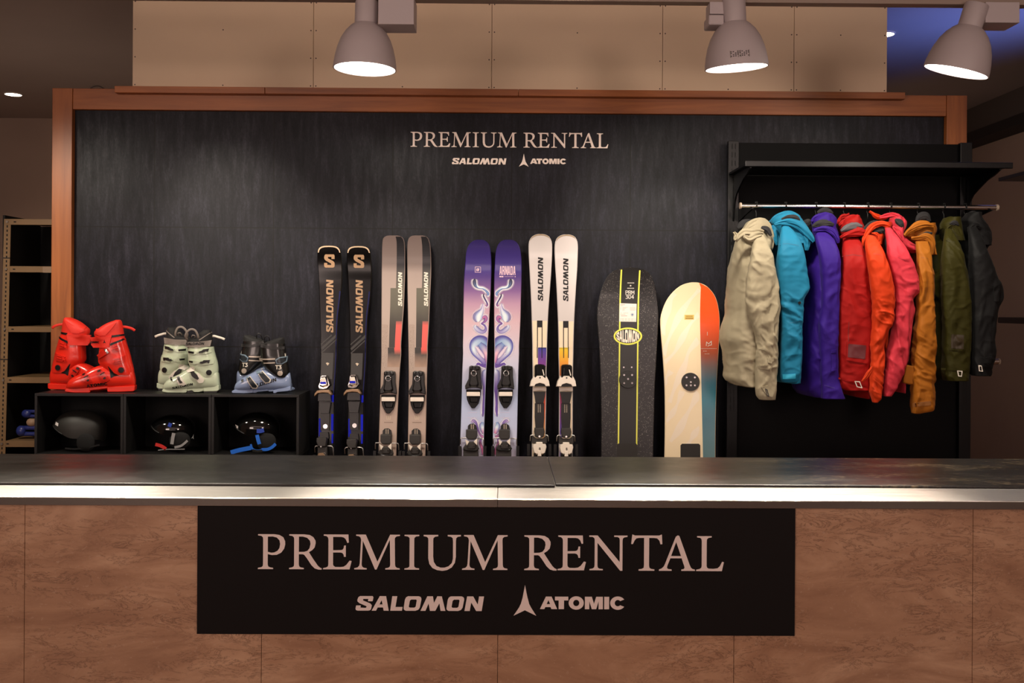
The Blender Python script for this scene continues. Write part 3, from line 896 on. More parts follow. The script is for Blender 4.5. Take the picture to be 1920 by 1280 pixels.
# ------------------------------------------------------------------ skis and snowboards
def crop(ox, oy, s):
    return lambda x, y: (ox + x / s, oy + y / s)
CU, CL = crop(560, 430, 5.565), crop(560, 640, 5.565)       # drawing frames used for the measured outlines
DU, DL = crop(840, 430, 5.567), crop(840, 640, 5.567)
BD = crop(1100, 490, 3.367)
def rows_px(top, frame_top, low=(), frame_low=None):
    out = []
    for y, a, b in top:
        p, q = frame_top(a, y), frame_top(b, y)
        out.append((p[1], p[0], q[0]))
    for y, a, b in low:
        p, q = frame_low(a, y), frame_low(b, y)
        out.append((p[1], p[0], q[0]))
    return out
class Board:
    def __init__(self, name, label, category, group, rows, tilt, th, curl, curl_len, tail):
        self.T, self.th = tilt, th
        self.e = empty(name, (0, 0, 0), label, category, group, matrix=tilt.m)
        keys = []
        for py, a, b in rows:
            (u0, v), (u1, _) = tilt.uv(a, py, th), tilt.uv(b, py, th)
            keys.append((v, u0, u1))
        keys.sort()
        v0, a, b = keys[0]
        w = (b - a) / 2; c = (a + b) / 2
        dc = (keys[1][1] + keys[1][2]) / 2 - c
        dc = max(-0.15, min(0.15, dc / max(keys[1][0] - v0, .01)))
        base = [(0.0 + tail * 0.0, w * 0.55), (0.012, w * 0.82), (0.035, w * 1.0), (0.09, w * 1.07), (0.25, w * 1.05)]
        lows = [(v, c - dc * (v0 - v) - ww, c - dc * (v0 - v) + ww) for v, ww in base if v < v0 - 0.05]
        self.keys = lows + keys
        self.vt = keys[-1][0]
        self.curl, self.cl = curl, curl_len
    def edge(self, v):
        return catmull(self.keys, v)
    def yo(self, v):
        s = (v - (self.vt - self.cl)) / self.cl
        return -self.curl * s * s if s > 0 else 0.0
    def front(self, v):
        return self.yo(v) - self.th
    def uv(self, px, py):
        return self.T.uv(px, py, self.th)
    def body(self, m, side=None):
        vs = []
        n = 90
        for i in range(n + 1):
            s = i / n
            vs.append(self.vt * s if s < 0.8 else self.vt * (0.8 + 0.2 * math.sin((s - 0.8) / 0.2 * math.pi / 2)))
        rings = []
        b = min(0.003, self.th * 0.4)
        for v in vs:
            a, c = self.edge(v)
            y0, y1 = self.yo(v), self.front(v)
            rings.append([(a, y0, v), (c, y0, v), (c, y1 + b, v), (c - b, y1, v), (a + b, y1, v), (a, y1 + b, v)])
        mb = MB()
        mb.loft(rings)
        if side is not None:
            mb.mi = [1 if (i < len(mb.f) - 2 and i % 6 in (0, 1, 5)) else 0 for i in range(len(mb.f))]
        o = mb.build('board', [m] + ([side] if side else []), self.e, angle=30)
        return o
    def region(self, mb, y0, y1, f0, f1, lift=0.0005, frame=None, n=14, x=0):
        """strip between two heights (pixel rows) and two fractions of the width"""
        va, vb = sorted((self.uv(*frame(x, y0))[1], self.uv(*frame(x, y1))[1]))
        vb = min(vb, self.vt - 0.001)
        vs, fs = [], []
        for i in range(n + 1):
            v = va + (vb - va) * i / n
            a, c = self.edge(v)
            a += .0028; c -= .0028
            for f in (f0, f1):
                f = f(i / n) if callable(f) else f
                vs.append((a + (c - a) * f, self.front(v) - lift, v))
        for i in range(n):
            fs.append((2 * i, 2 * i + 1, 2 * i + 3, 2 * i + 2))
        mb.add(vs, fs)
    def pts(self, frame, poly):
        return [self.uv(*frame(*p)) for p in poly]
    def decal(self, mb, frame, loops_list, lift=0.0007, clamp=False):
        mb.glyphs([[self.pts(frame, l) for l in g] for g in loops_list], self.fn(lift, clamp))
    def fn(self, lift, clamp=False):
        def f(u, v):
            if clamp:
                a, c = self.edge(v)
                u = min(max(u, a + .0028), c - .0028)
            return (u, self.front(v) - lift, v)
        return f
    def vtext(self, name, m, frame, x_base, y_start, y_end, height, word=None, w=None):
        p, q = self.uv(*frame(x_base, y_start)), self.uv(*frame(x_base, y_end))
        h = abs(self.uv(*frame(x_base - height, y_start))[0] - p[0])
        L = math.hypot(q[0] - p[0], q[1] - p[1])
        rot = math.atan2(q[1] - p[1], q[0] - p[0])
        mb = MB().glyphs(place(SLANT_WORD, p[0], p[1], h, L / (SLANT_W * h), rot), self.fn(.0009))
        return mb.build(name, m, self.e)
    def vramp(self, name, frame, stops, rough=0.25, coat=0.6, x=0, noise=0.0):
        """colour running along the board: stops (pixel row, colour)"""
        k = NT(name)
        sx = k.n('SeparateXYZ'); k.link(k.coords(), sx.inputs[0])
        ss = sorted((self.uv(*fr(x, y))[1], c) for fr, y, c in [(s if len(s) == 3 else (frame,) + s) for s in stops])
        lo, hi = ss[0][0], ss[-1][0]
        f = k.math('DIVIDE', k.math('SUBTRACT', sx.outputs[2], lo), hi - lo)
        if noise:
            f = k.math('ADD', f, k.math('MULTIPLY', k.math('SUBTRACT', k.noise(k.coords(scale=(30, 1, 18)), 1.0, 5), 0.5), noise))
        c = k.ramp(f, [((v - lo) / (hi - lo), c) for v, c in ss])
        return k.set(Base_Color=c, Roughness=rough, Coat_Weight=coat, Coat_Roughness=0.08)

PBLK = mat('binding_black', (15, 14, 14), 0.36)
PBLK2 = mat('binding_charcoal', (44, 41, 38), 0.45)
PBLK3 = mat('binding_gloss_black', (9, 9, 9), 0.16)
PWHT = mat('binding_white', (236, 224, 210), 0.38)
CHR = mat('chrome', (0.82, 0.80, 0.78), 0.12, 1.0)
WIRE = mat('brake_wire', (0.62, 0.60, 0.58), 0.3, 1.0)
BRZ = mat('bronze_plastic', (142, 112, 84), 0.35, 0.3)
BLU = mat('deep_blue', (10, 26, 196), 0.5, spec=0.2)
PRT = mat('print_pale', (206, 188, 165), 0.5)

def binder(B, s, cx, cy):
    """prisms in crop pixels relative to a centre; returns pr(mb, poly, h0, h1, taper)"""
    def uv(x, y):
        return B.uv(cx + x / s, cy + y / s)
    def pr(mb, poly, h0, h1, taper=0.0):
        mb.prism([uv(*p) for p in poly], -B.th - h1, -B.th - h0, taper)
        return mb
    return uv, pr
def brake(B, uv, pts_l, pts_r, pads, hgt=0.016):
    mb = MB()
    for pts in (pts_l, pts_r):
        mb.tube([(uv(*p)[0], -B.th - hgt + (0.012 if i > 2 else 0), uv(*p)[1]) for i, p in enumerate(pts)], 0.0026, 8)
    mb.mat(1)
    for p in pads:
        u, v = uv(*p)
        mb.box(u - .007, u + .007, -B.th - .012, -B.th + .012, v - .05, v + .006)
    return mb.build('brake', [WIRE, PBLK], B.e, angle=50)
def binding_dark(B, toe, heel):
    """black toe piece with white slide plate, black heel with white side wings (crop scale 6.733)"""
    s = 6.733
    uv, pr = binder(B, s, toe[0], toe[1])
    t = MB()
    pr(t, [(-55,10),(-30,-3),(0,3),(30,-3),(85,10),(93,40),(93,140),(108,270),(105,305),(60,285),(5,280),(-55,285),(-105,305),(-110,260),(-65,170),(-60,100)], .006, .030, .05)
    pr(t, [(-38,70),(45,70),(52,150),(70,250),(40,278),(-40,278),(-62,250),(-45,150)], .030, .046, .25)
    pr(t, [(-45,12),(-12,8),(-12,62),(-48,62)], .030, .040, .2)
    pr(t, [(20,8),(70,14),(72,62),(25,62)], .030, .040, .2)
    t = t.build('toe_piece', PBLK, B.e, bevel=.0025)
    r = MB()
    r.tube([(uv(*p)[0], -B.th - .044, uv(*p)[1]) for p in circle(5, 102, 32, 20)] + [(uv(37, 102)[0], -B.th - .044, uv(37, 102)[1])], .0022, 8)
    r.build('dial', CHR, t, smooth=True)
    b = MB()
    pr(b, [(-95,300),(95,300),(92,360),(80,430),(62,485),(15,540),(-25,540),(-62,485),(-85,430),(-95,360)], .0, .012, .03)
    pr(b, [(-60,395),(70,395),(55,470),(-45,470)], .012, .020, .2)
    b.build('base_plate', PBLK3, t, bevel=.002)
    w = MB()
    pr(w, [(-87,340),(-82,333),(75,333),(82,340),(82,386),(-87,386)], .012, .021)
    w.build('slide_plate', PWHT, t, bevel=.002)
    uv, pr = binder(B, s, heel[0], heel[1])
    h = MB()
    pr(h, [(-75,75),(-60,72),(55,72),(72,85),(68,170),(50,205),(-50,205),(-78,165)], .012, .044, .12)
    pr(h, [(-112,300),(-60,235),(60,235),(85,300),(88,600),(-112,600)], .004, .030, .05)
    pr(h, [(-70,230),(60,230),(45,320),(-50,320)], .03, .042, .1)
    h = h.build('heel_piece', PBLK2, B.e, bevel=.0025)
    k = MB()
    pr(k, [(-52,80),(-50,30),(-25,5),(20,0),(55,25),(68,80)], .0, .012)
    k.mat(1)
    for j in range(5):
        for x in (-8, 18):
            pr(k, [(x-6, 14+j*12), (x+8, 14+j*12), (x+8, 20+j*12), (x-6, 20+j*12)], .012, .0126)
    k.build('track', [PBLK, PRT], h, bevel=0.0)
    g = MB()
    pr(g, [(-82,200),(-30,228),(-62,278)], .03, .046, .05)
    pr(g, [(72,185),(68,275),(22,228)], .03, .046, .05)
    g.build('wing', PWHT, h, bevel=.0012)
    c = MB()
    for x in (-38, 28):
        u, v = uv(x, 277)
        c.cyl((u, -B.th - .042, v), (u, -B.th - .0465, v), .0028, n=12)
    c.build('screw', CHR, h, angle=40)
    a = MB()
    a.tube(smooth_path([(uv(*p)[0], -B.th - .034, uv(*p)[1]) for p in [(-105, 310), (-80, 335), (0, 345), (65, 335), (88, 305)]], 16), .0035, 8)
    a.build('lever', PBLK3, h, smooth=True)
    brake(B, uv, [(-60, 182), (-138, 185), (-142, 200), (-145, 262)], [(70, 188), (142, 190), (150, 205), (152, 275)], [(-152, 300), (165, 300)])
def binding_white(B, toe, heel, word):
    s = 6.733
    uv, pr = binder(B, s, toe[0], toe[1])
    t = MB()
    pr(t, [(-68,40),(-53,20),(2,15),(57,22),(77,42),(77,190),(62,205),(-55,205),(-68,190)], .004, .034, .08)
    pr(t, [(-45,50),(50,50),(58,170),(-52,170)], .034, .046, .2)
    t = t.build('toe_piece', PBLK3, B.e, bevel=.003)
    w = MB()
    pr(w, [(-78,170),(-63,192),(-33,165),(32,165),(67,197),(87,170),(117,230),(129,300),(77,302),(62,275),(0,258),(-58,275),(-73,302),(-128,300),(-113,230)], .012, .050, .06)
    w.mat(1)
    u, v = uv(1, 193); w.cyl((u, -B.th - .049, v), (u, -B.th - .0512, v), .004, n=14)
    w.build('wing', [PWHT, PBLK], t, bevel=.0025)
    g = MB(); pr(g, [(28,88),(40,92),(58,160),(48,168)], .046, .047)
    g.build('print', PWHT, t)
    b = MB()
    pr(b, [(-75,298),(77,298),(62,270),(0,252),(-58,270)], .004, .03)
    pr(b, [(-78,362),(75,362),(68,420),(50,510),(-52,510),(-65,420)], .0, .016, .04)
    pr(b, [(-60,510),(58,510),(58,690),(50,830),(-52,830),(-62,690)], .0, .008)
    b.mat(1)
    for j in range(9):
        for x in (-18, 8):
            pr(b, [(x-5, 522+j*12), (x+7, 522+j*12), (x+7, 527+j*12), (x-5, 527+j*12)], .008, .0085)
    b.build('base_plate', [PBLK, PRT], t, bevel=.0)
    w = MB(); pr(w, [(-88,314),(84,314),(84,358),(0,350),(-88,362)], .006, .022)
    w.build('slide_plate', PWHT, t, bevel=.002)
    uv, pr = binder(B, s, heel[0], heel[1])
    h = MB()
    pr(h, [(-66,0),(54,0),(64,55),(50,120),(0,136),(-56,120),(-71,55)], .008, .034, .08)
    pr(h, [(-100,90),(-40,140),(40,140),(95,90),(90,200),(-95,200)], .004, .02)
    h = h.build('heel_piece', PBLK2, B.e, bevel=.003)
    w = MB()
    pr(w, [(-46,180),(34,180),(39,205),(79,210),(87,245),(69,315),(44,335),(-51,335),(-76,315),(-93,245),(-86,210),(-51,205)], .012, .052, .08)
    pr(w, [(-25,285),(15,285),(18,360),(-30,360)], .052, .056, .05)
    w = w.build('wing', PWHT, h, bevel=.003)
    a, c = uv(-14, 282), uv(8, 250)
    lt = MB().glyphs(place(S_ICON, a[0], a[1], (c[1] - a[1]), (c[0] - a[0]) / (c[1] - a[1]) * 0.85), lambda u, v: (u, -B.th - .0545, v))
    lt.build('letter_mark', PBLK3, w)
    k = MB()
    pr(k, [(-75,320),(-50,330),(-45,520),(-75,520)], .004, .04)
    pr(k, [(44,330),(68,320),(68,520),(40,520)], .004, .04)
    pr(k, [(-50,345),(44,345),(44,520),(-50,520)], .004, .022)
    k.mat(1); pr(k, [(-35,358),(25,358),(25,375),(-35,375)], .022, .034)
    k.build('housing', [PBLK, CHR], h, bevel=.002)
    u, v = uv(-4, 112)
    MB().cyl((u, -B.th - .033, v), (u, -B.th - .037, v), .0048, n=14).build('screw', CHR, h, angle=40)
    brake(B, uv, [(-60, 95), (-108, 98), (-118, 112), (-120, 170)], [(60, 95), (95, 98), (106, 112), (110, 172)], [(-140, 225), (130, 225)])
def binding_chrome(B, toe, heel):
    s = 7.11
    uv, pr = binder(B, s, toe[0], toe[1])
    t = MB()
    pr(t, [(-35,110),(-15,95),(40,95),(65,150),(90,230),(50,275),(0,285),(-60,275),(-70,240),(-50,200)], .006, .030, .06)
    pr(t, [(-28,115),(42,110),(58,160),(70,235),(0,262),(-52,240),(-40,170)], .030, .048, .25)
    t.mat(1)
    pr(t, [(-20,138),(36,136),(42,185),(-26,185)], .048, .0495)
    t.mat(2)
    pr(t, [(-26,187),(42,187),(50,215),(-34,215)], .048, .0492)
    t = t.build('toe_piece', [CHR, PWHT, BLU], B.e, bevel=.0022)
    w = MB(); pr(w, [(-120,385),(-115,345),(-80,300),(0,290),(85,290),(120,345),(115,367),(70,335),(0,330),(-70,340)], .012, .046, .05)
    w.build('wing', BRZ, t, bevel=.003)
    b = MB()
    pr(b, [(-70,335),(98,335),(103,440),(-78,440)], .002, .026, .05)
    pr(b, [(-66,455),(95,455),(70,605),(-50,605)], .0, .018, .04)
    pr(b, [(-50,605),(72,605),(68,830),(-45,830)], .0, .008)
    b.mat(1)
    for j in range(6):
        for x in (-4, 24):
            pr(b, [(x-7, 632+j*12), (x+7, 632+j*12), (x+7, 638+j*12), (x-7, 638+j*12)], .008, .0086)
    b.build('base_plate', [PBLK, PBLK2], t, bevel=.0)
    u, v = uv(18, 775)
    MB().cyl((u, -B.th - .008, v), (u, -B.th - .0105, v), .011, n=24).build('badge', CHR, t, angle=40)
    uv, pr = binder(B, s, heel[0], heel[1])
    k = MB(); pr(k, [(-35,-70),(75,-70),(85,-20),(85,20),(-35,20)], .0, .016)
    h = MB()
    pr(h, [(-70,0),(65,-5),(75,35),(60,125),(-50,125),(-75,55)], .012, .044, .1)
    pr(h, [(-60,120),(70,120),(70,420),(-60,420)], .004, .03, .04)
    h = h.build('heel_piece', PBLK2, B.e, bevel=.003)
    k.build('track', PBLK, h, bevel=.001)
    u, v = uv(-2, 122)
    MB().cyl((u, -B.th - .043, v), (u, -B.th - .047, v), .0042, n=14).build('screw', CHR, h, angle=40)
    m = MB(); pr(m, [(-40,205),(25,200),(55,245),(55,330),(-55,330),(-55,245)], .028, .048, .06)
    m.build('heel_lever', BRZ, h, bevel=.003)
    u, v = uv(45, 208)
    MB().cyl((u, -B.th - .03, v), (u, -B.th - .042, v), .0045, n=12).build('rivet', CHR, h, angle=40)
    brake(B, uv, [(-60, 115), (-85, 112), (-100, 135), (-102, 200)], [(70, 112), (125, 115), (142, 135), (146, 240)], [(-108, 250), (150, 270)])

# ---- leaning planes
def ski_plane(xpx):
    return Tilted(ax(xpx, 4.8, 800), 4.765, R(6.6))

# pair one: black with tan lettering
up1 = [(178,300,350),(181,278,375),(187,250,405),(200,225,432),(225,208,445),(260,203,450),(330,200,452),(430,205,455),(520,208,452),(700,215,440),(900,222,415),(1100,228,405),(1280,228,402)]
lo1 = [(60,225,401),(330,222,390),(560,207,375),(800,202,370),(1000,200,368),(1195,195,362)]
SKB = mat('ski_gloss_black', (9, 8, 8), 0.14, coat=0.15, spec=0.3)
SKE = mat('ski_edge', (92, 88, 84), 0.3, 0.6)
TAN = mat('tan_print', (164, 130, 98), 0.4)
CREAM = mat('cream_print', (212, 186, 156), 0.4)
GRY = mat('grey_print', (40, 39, 36), 0.35)
NAVY = mat('navy_print', (16, 20, 72), 0.45, spec=0.2)
for i, (dxu, dxl, dy, lab) in enumerate(((0, 0, 0, 'first ski from the boots, glossy black with tan lettering, left of its pair'), (307, 309, 4, 'glossy black ski with tan lettering, right of its pair, beside the grey skis'))):
    T = ski_plane((602, 657)[i])
    rows = rows_px([(y + dy, a + dxu, b + dxu) for y, a, b in up1], CU, [(y + dy, a + dxu + (dxl - dxu) * (0.5 + y / 2400), b + dxu + (dxl - dxu) * (0.5 + y / 2400)) for y, a, b in lo1], CL)
    B = Board('ski', lab, 'ski', 'black skis with tan lettering', rows, T, 0.014, 0.035, 0.20, 0)
    B.body(SKB, SKE)
    fr = lambda x, y, d=dxu, e=dy: CU(x + d, y + e)
    fl = lambda x, y, d=dxl, e=dy: CL(x + d, y + e)
    tip = [(205,250),(212,222),(228,203),(252,190),(282,184),(326,182),(372,184),(402,190),(425,203),(440,222),(447,250)]
    tin = [(433,250),(426,228),(414,213),(396,203),(370,197),(326,195),(284,197),(256,203),(238,213),(226,228),(219,250)]
    m_ = MB(); B.decal(m_, fr, [[tip + tin]], .0008, True); m_.build('tip_protector', CREAM, B.e)
    p, q = B.uv(*fr(265, 400)), B.uv(*fr(395, 268))
    MB().glyphs(place(S_ICON, p[0], p[1], q[1] - p[1], (q[0] - p[0]) / (q[1] - p[1]) * 0.80), B.fn(.0009)).build('letter_mark', TAN, B.e)
    B.vtext('lettering', TAN, fr, 362, 1075, 522, 74)
    g = MB()
    for a, b, w_ in (((235,1195),(340,1105),14), ((245,1240),(385,1115),26), ((240,1285),(395,1150),14)):
        g.glyphs([[B.pts(fr, l) for l in r] for r in ribbon([a, b], w_)], B.fn(.0006, True))
    B.region(g, 1285, 1560, .04, .80, .0004, fr)
    g.mat(1); B.region(g, 640, 1280, .93, .995, .0006, fr); B.region(g, 10, 560, .93, .995, .0006, fl)
    g.mat(2); B.region(g, 555, 630, .86, .995, .0007, fl); B.region(g, 755, 930, .84, .995, .0007, fl); B.region(g, 960, 1060, .88, .995, .0007, fl)
    B.region(g, 800, 990, .02, .20, .0007, fl)
    g.mat(3); B.decal(g, fl, [[[(283,225),(300,218),(320,228),(302,252)]]], .0009)
    g.build('graphic', [GRY, NAVY, BLU, PRT], B.e)
    binding_chrome(B, ((580 + 200 / 7.11, 690), (580 + 588 / 7.11, 688.5))[i], ((580 + 180 / 7.11, 690 + 922 / 7.11), (580 + 578 / 7.11, 690 + 942 / 7.11))[i])

# pair two: taupe grey with coral patch
u2a = [(78,950,1045),(80,932,1060),(85,915,1075),(100,893,1095),(130,882,1108),(180,876,1113),(300,870,1113),(450,866,1110),(650,865,1103),(800,864,1097),(1000,863,1082),(1280,863,1070)]
l2a = [(60,862,1067),(300,858,1055),(600,850,1038),(900,840,1025),(1195,832,1018)]
u2b = [(78,1212,1305),(80,1195,1320),(85,1178,1337),(100,1158,1355),(130,1145,1368),(180,1138,1378),(300,1134,1383),(450,1134,1382),(650,1136,1373),(800,1139,1366),(1000,1142,1358),(1280,1146,1346)]
l2b = [(60,1146,1345),(300,1148,1340),(600,1147,1333),(900,1142,1328),(1195,1138,1322)]
CORAL = mat('coral_print', (226, 92, 84), 0.35, coat=0.3)
for i, (u_, l_, lab) in enumerate(((u2a, l2a, 'taupe grey ski with coral patch, left of its pair, next to a black ski'), (u2b, l2b, 'taupe grey ski with coral patch, right of its pair, next to the purple skis'))):
    T = ski_plane((728, 782)[i])
    d = (0, 268)[i]; dl = (0, 288)[i]
    fr = lambda x, y, d=d: CU(x + d, y)
    fl = lambda x, y, d=dl: CL(x + d, y)
    B = Board('ski', lab, 'ski', 'taupe grey skis', rows_px(u_, CU, l_, CL), T, 0.012, 0.04, 0.22, 0)
    B.body(B.vramp('taupe_topsheet_%d' % i, CU, [(80, (112, 96, 92)), (360, (126, 110, 104)), (450, (166, 148, 140)), (900, (178, 160, 150)), (CL, 300, (174, 152, 140)), (CL, 1200, (188, 164, 150))], 0.38, 0.15, 900), SKE)
    g = MB()
    B.region(g, 82, 610, lambda t: .655 - .02 * (1 - t), .995, .0005, fr, 24)
    g.mat(1); B.region(g, 605, 1226, .385, .995, .0006, fr); B.region(g, 58, 260, .32, .995, .0006, fl)
    g.mat(2); B.region(g, 950, 1226, .70, .995, .0008, fr); B.region(g, 58, 130, .67, .995, .0008, fl)
    g.mat(3); B.region(g, 985, 1226, .02, .30, .0006, fr); B.region(g, 58, 330, .02, .28, .0006, fl)
    k1 = B.vramp('black_fade_%d' % i, CU, [(80, (16, 16, 20)), (370, (20, 20, 26)), (430, (66, 64, 62)), (610, (96, 92, 80))], 0.35, 0.2, 900)
    k2 = B.vramp('grey_fade_%d' % i, CU, [(605, (100, 96, 82)), (800, (92, 88, 76)), (1000, (58, 52, 48)), (1280, (52, 48, 46)), (CL, 130, (86, 74, 68)), (CL, 255, (166, 136, 118))], 0.4, 0.15, 900, 0.10)
    k3 = B.vramp('coral_fade_%d' % i, CU, [(940, (96, 84, 76)), (1000, (222, 96, 88)), (CL, 80, (228, 92, 84)), (CL, 128, (120, 84, 74))], 0.4, 0.15, 900)
    k4 = NT('cracked_taupe_%d' % i)
    vo = k4.n('TexVoronoi', feature='DISTANCE_TO_EDGE'); vo.inputs['Scale'].default_value = 180
    k4.link(k4.coords(), vo.inputs['Vector'])
    k4.set(Base_Color=k4.ramp(vo.outputs['Distance'], [(0.02, (146, 128, 118)), (0.08, (176, 156, 144))]), Roughness=0.45)
    g.build('graphic', [k1, k2, k3, k4.m], B.e)
    B.vtext('lettering', PWHT, fr, (1080, 1082)[i], 800, 445, 42)
    lg = MB()
    sq = [(918, 772), (957, 772), (957, 812), (918, 812)]
    dx_ = (0, 8)[i]
    lg.glyphs([[B.pts(fl, l) for l in r] for r in outline_rect([(x + dx_, y) for x, y in sq], 5)], B.fn(.0008))
    lg.glyphs([[B.pts(fl, l) for l in r] for r in ribbon([(945 + dx_, 782), (930 + dx_, 782), (945 + dx_, 802), (928 + dx_, 802)], 5)], B.fn(.0008))
    lg.mat(1)
    for k_ in range(8):
        lg.glyphs([[B.pts(fl, l) for l in g2] for g2 in [rect(893 + dx_ + k_ * 12, 840, 901 + dx_ + k_ * 12, 848)]], B.fn(.0008))
    lg.build('small_lettering', [PRT, mat('print_taupe', (120, 96, 82), 0.5)], B.e)
    binding_dark(B, ((729.0, 694.9), (782.9, 695.2))[i], ((725.5, 802.5), (779.7, 803.0))[i])

# pair three: purple with liquid shapes
u3a = [(125,300,365),(128,282,382),(135,265,395),(147,245,412),(160,230,425),(200,205,440),(260,190,448),(350,182,453),(450,172,452),(600,165,447),(750,162,440),(900,160,432),(1100,158,420),(1280,157,412)]
l3a = [(60,155,410),(300,150,400),(600,142,388),(900,132,378),(1200,122,370)]
u3b = [(125,595,665),(128,577,683),(135,560,700),(147,543,715),(160,530,728),(200,510,748),(260,497,760),(350,490,768),(450,485,768),(600,482,765),(750,482,760),(900,482,757),(1100,484,748),(1280,485,742)]
l3b = [(60,485,741),(300,482,735),(600,475,728),(900,470,722),(1200,466,715)]
Q1, Q2 = crop(860, 450, 11.64), crop(860, 540, 8.53)
def axis_(py):
    return 924.2 - (py - 500) * 0.02
INK_ = (34, 32, 60); STEEL_ = (116, 150, 200); ICE = (228, 240, 246); VIO = (104, 74, 160); BLUE_ = (84, 92, 172); LILAC = (206, 186, 220); ROSE = (214, 120, 160); DEEP = (70, 56, 140)
SHAPES = [   # frame, [(x, y, width)], (edge, middle) colours at the start, halfway and at the end, highlight offset
    (Q1, [(350,842,20),(347,880,62),(345,930,72),(362,985,62),(400,1030,38),(455,1050,26),(520,1058,28),(585,1098,36),(640,1160,48),(636,1196,34),(612,1196,12)], ((INK_, INK_), (INK_, STEEL_), (BLUE_, STEEL_)), 0.0),
    (Q1, [(390,930,10),(402,985,22),(430,1020,30),(480,1034,30),(540,1044,24),(590,1076,10)], ((STEEL_, ICE), (ICE, ICE), (STEEL_, ICE)), 0.0),
    (Q2, [(400,92,14),(398,125,22),(420,175,22),(448,225,20),(460,262,24),(446,285,22),(424,270,10)], ((INK_, INK_), (INK_, DEEP), (DEEP, ROSE)), 0.0),
    (Q2, [(386,238,8),(384,290,26),(372,345,52),(345,390,92),(312,440,130),(304,480,132),(306,520,92),(310,540,40)], ((BLUE_, LILAC), (BLUE_, ICE), (DEEP, ICE)), 0.1),
    (Q2, [(385,500,10),(398,470,40),(425,470,66),(432,505,54),(412,535,34),(378,556,22),(366,570,20),(398,586,22),(428,620,28),(430,665,42),(398,695,52),(350,690,62),(300,655,66),(268,618,50),(278,590,18)], ((DEEP, ROSE), (DEEP, VIO), (BLUE_, ICE)), 0.1),
    (Q2, [(470,935,70),(410,868,150),(330,840,150),(255,880,130),(225,950,92),(250,1030,80),(310,1095,70),(380,1160,70),(420,1200,90),(470,1235,70)], ((DEEP, STEEL_), (BLUE_, ICE), (VIO, VIO)), 0.12),
    (Q2, [(330,890,70),(395,960,110),(435,1040,90),(455,1120,80),(465,1190,60)], ((BLUE_, STEEL_), (DEEP, (236, 190, 204)), (VIO, ROSE)), 0.0),
    (Q2, [(285,1228,22),(310,1210,36),(345,1222,36),(385,1245,34),(440,1245,60)], ((DEEP, VIO), (DEEP, VIO), (DEEP, VIO)), 0.0),
    (DL, [(400,300,30),(385,330,60),(382,400,60),(385,480,40),(378,560,28),(372,650,24),(370,720,26),(362,785,8)], ((BLUE_, ICE), (DEEP, VIO), (DEEP, VIO)), 0.1),
    (DL, [(245,850,8),(262,828,30),(290,845,24),(305,890,18),(330,960,18),(350,985,26),(372,1000,30)], ((DEEP, LILAC), (DEEP, VIO), (VIO, ROSE)), 0.0),
    (DL, [(360,840,20),(352,875,48),(362,920,50),(375,960,30)], ((BLUE_, STEEL_), (BLUE_, ICE), (VIO, ROSE)), 0.1),
    (DL, [(345,1010,20),(338,1060,26),(355,1110,30),(372,1180,40)], ((DEEP, VIO), (VIO, ROSE), (VIO, ROSE)), 0.0),
]
k = NT('airbrush_art')
at_ = k.n('Attribute'); at_.attribute_name = 'art'
k.set(Base_Color=at_.outputs['Color'], Alpha=at_.outputs['Alpha'], Roughness=0.28, Coat_Weight=0.5, Coat_Roughness=0.08)
AIRBRUSH = k.m
def lerp3(a, b, t):
    return tuple(x + (y - x) * t for x, y in zip(a, b))
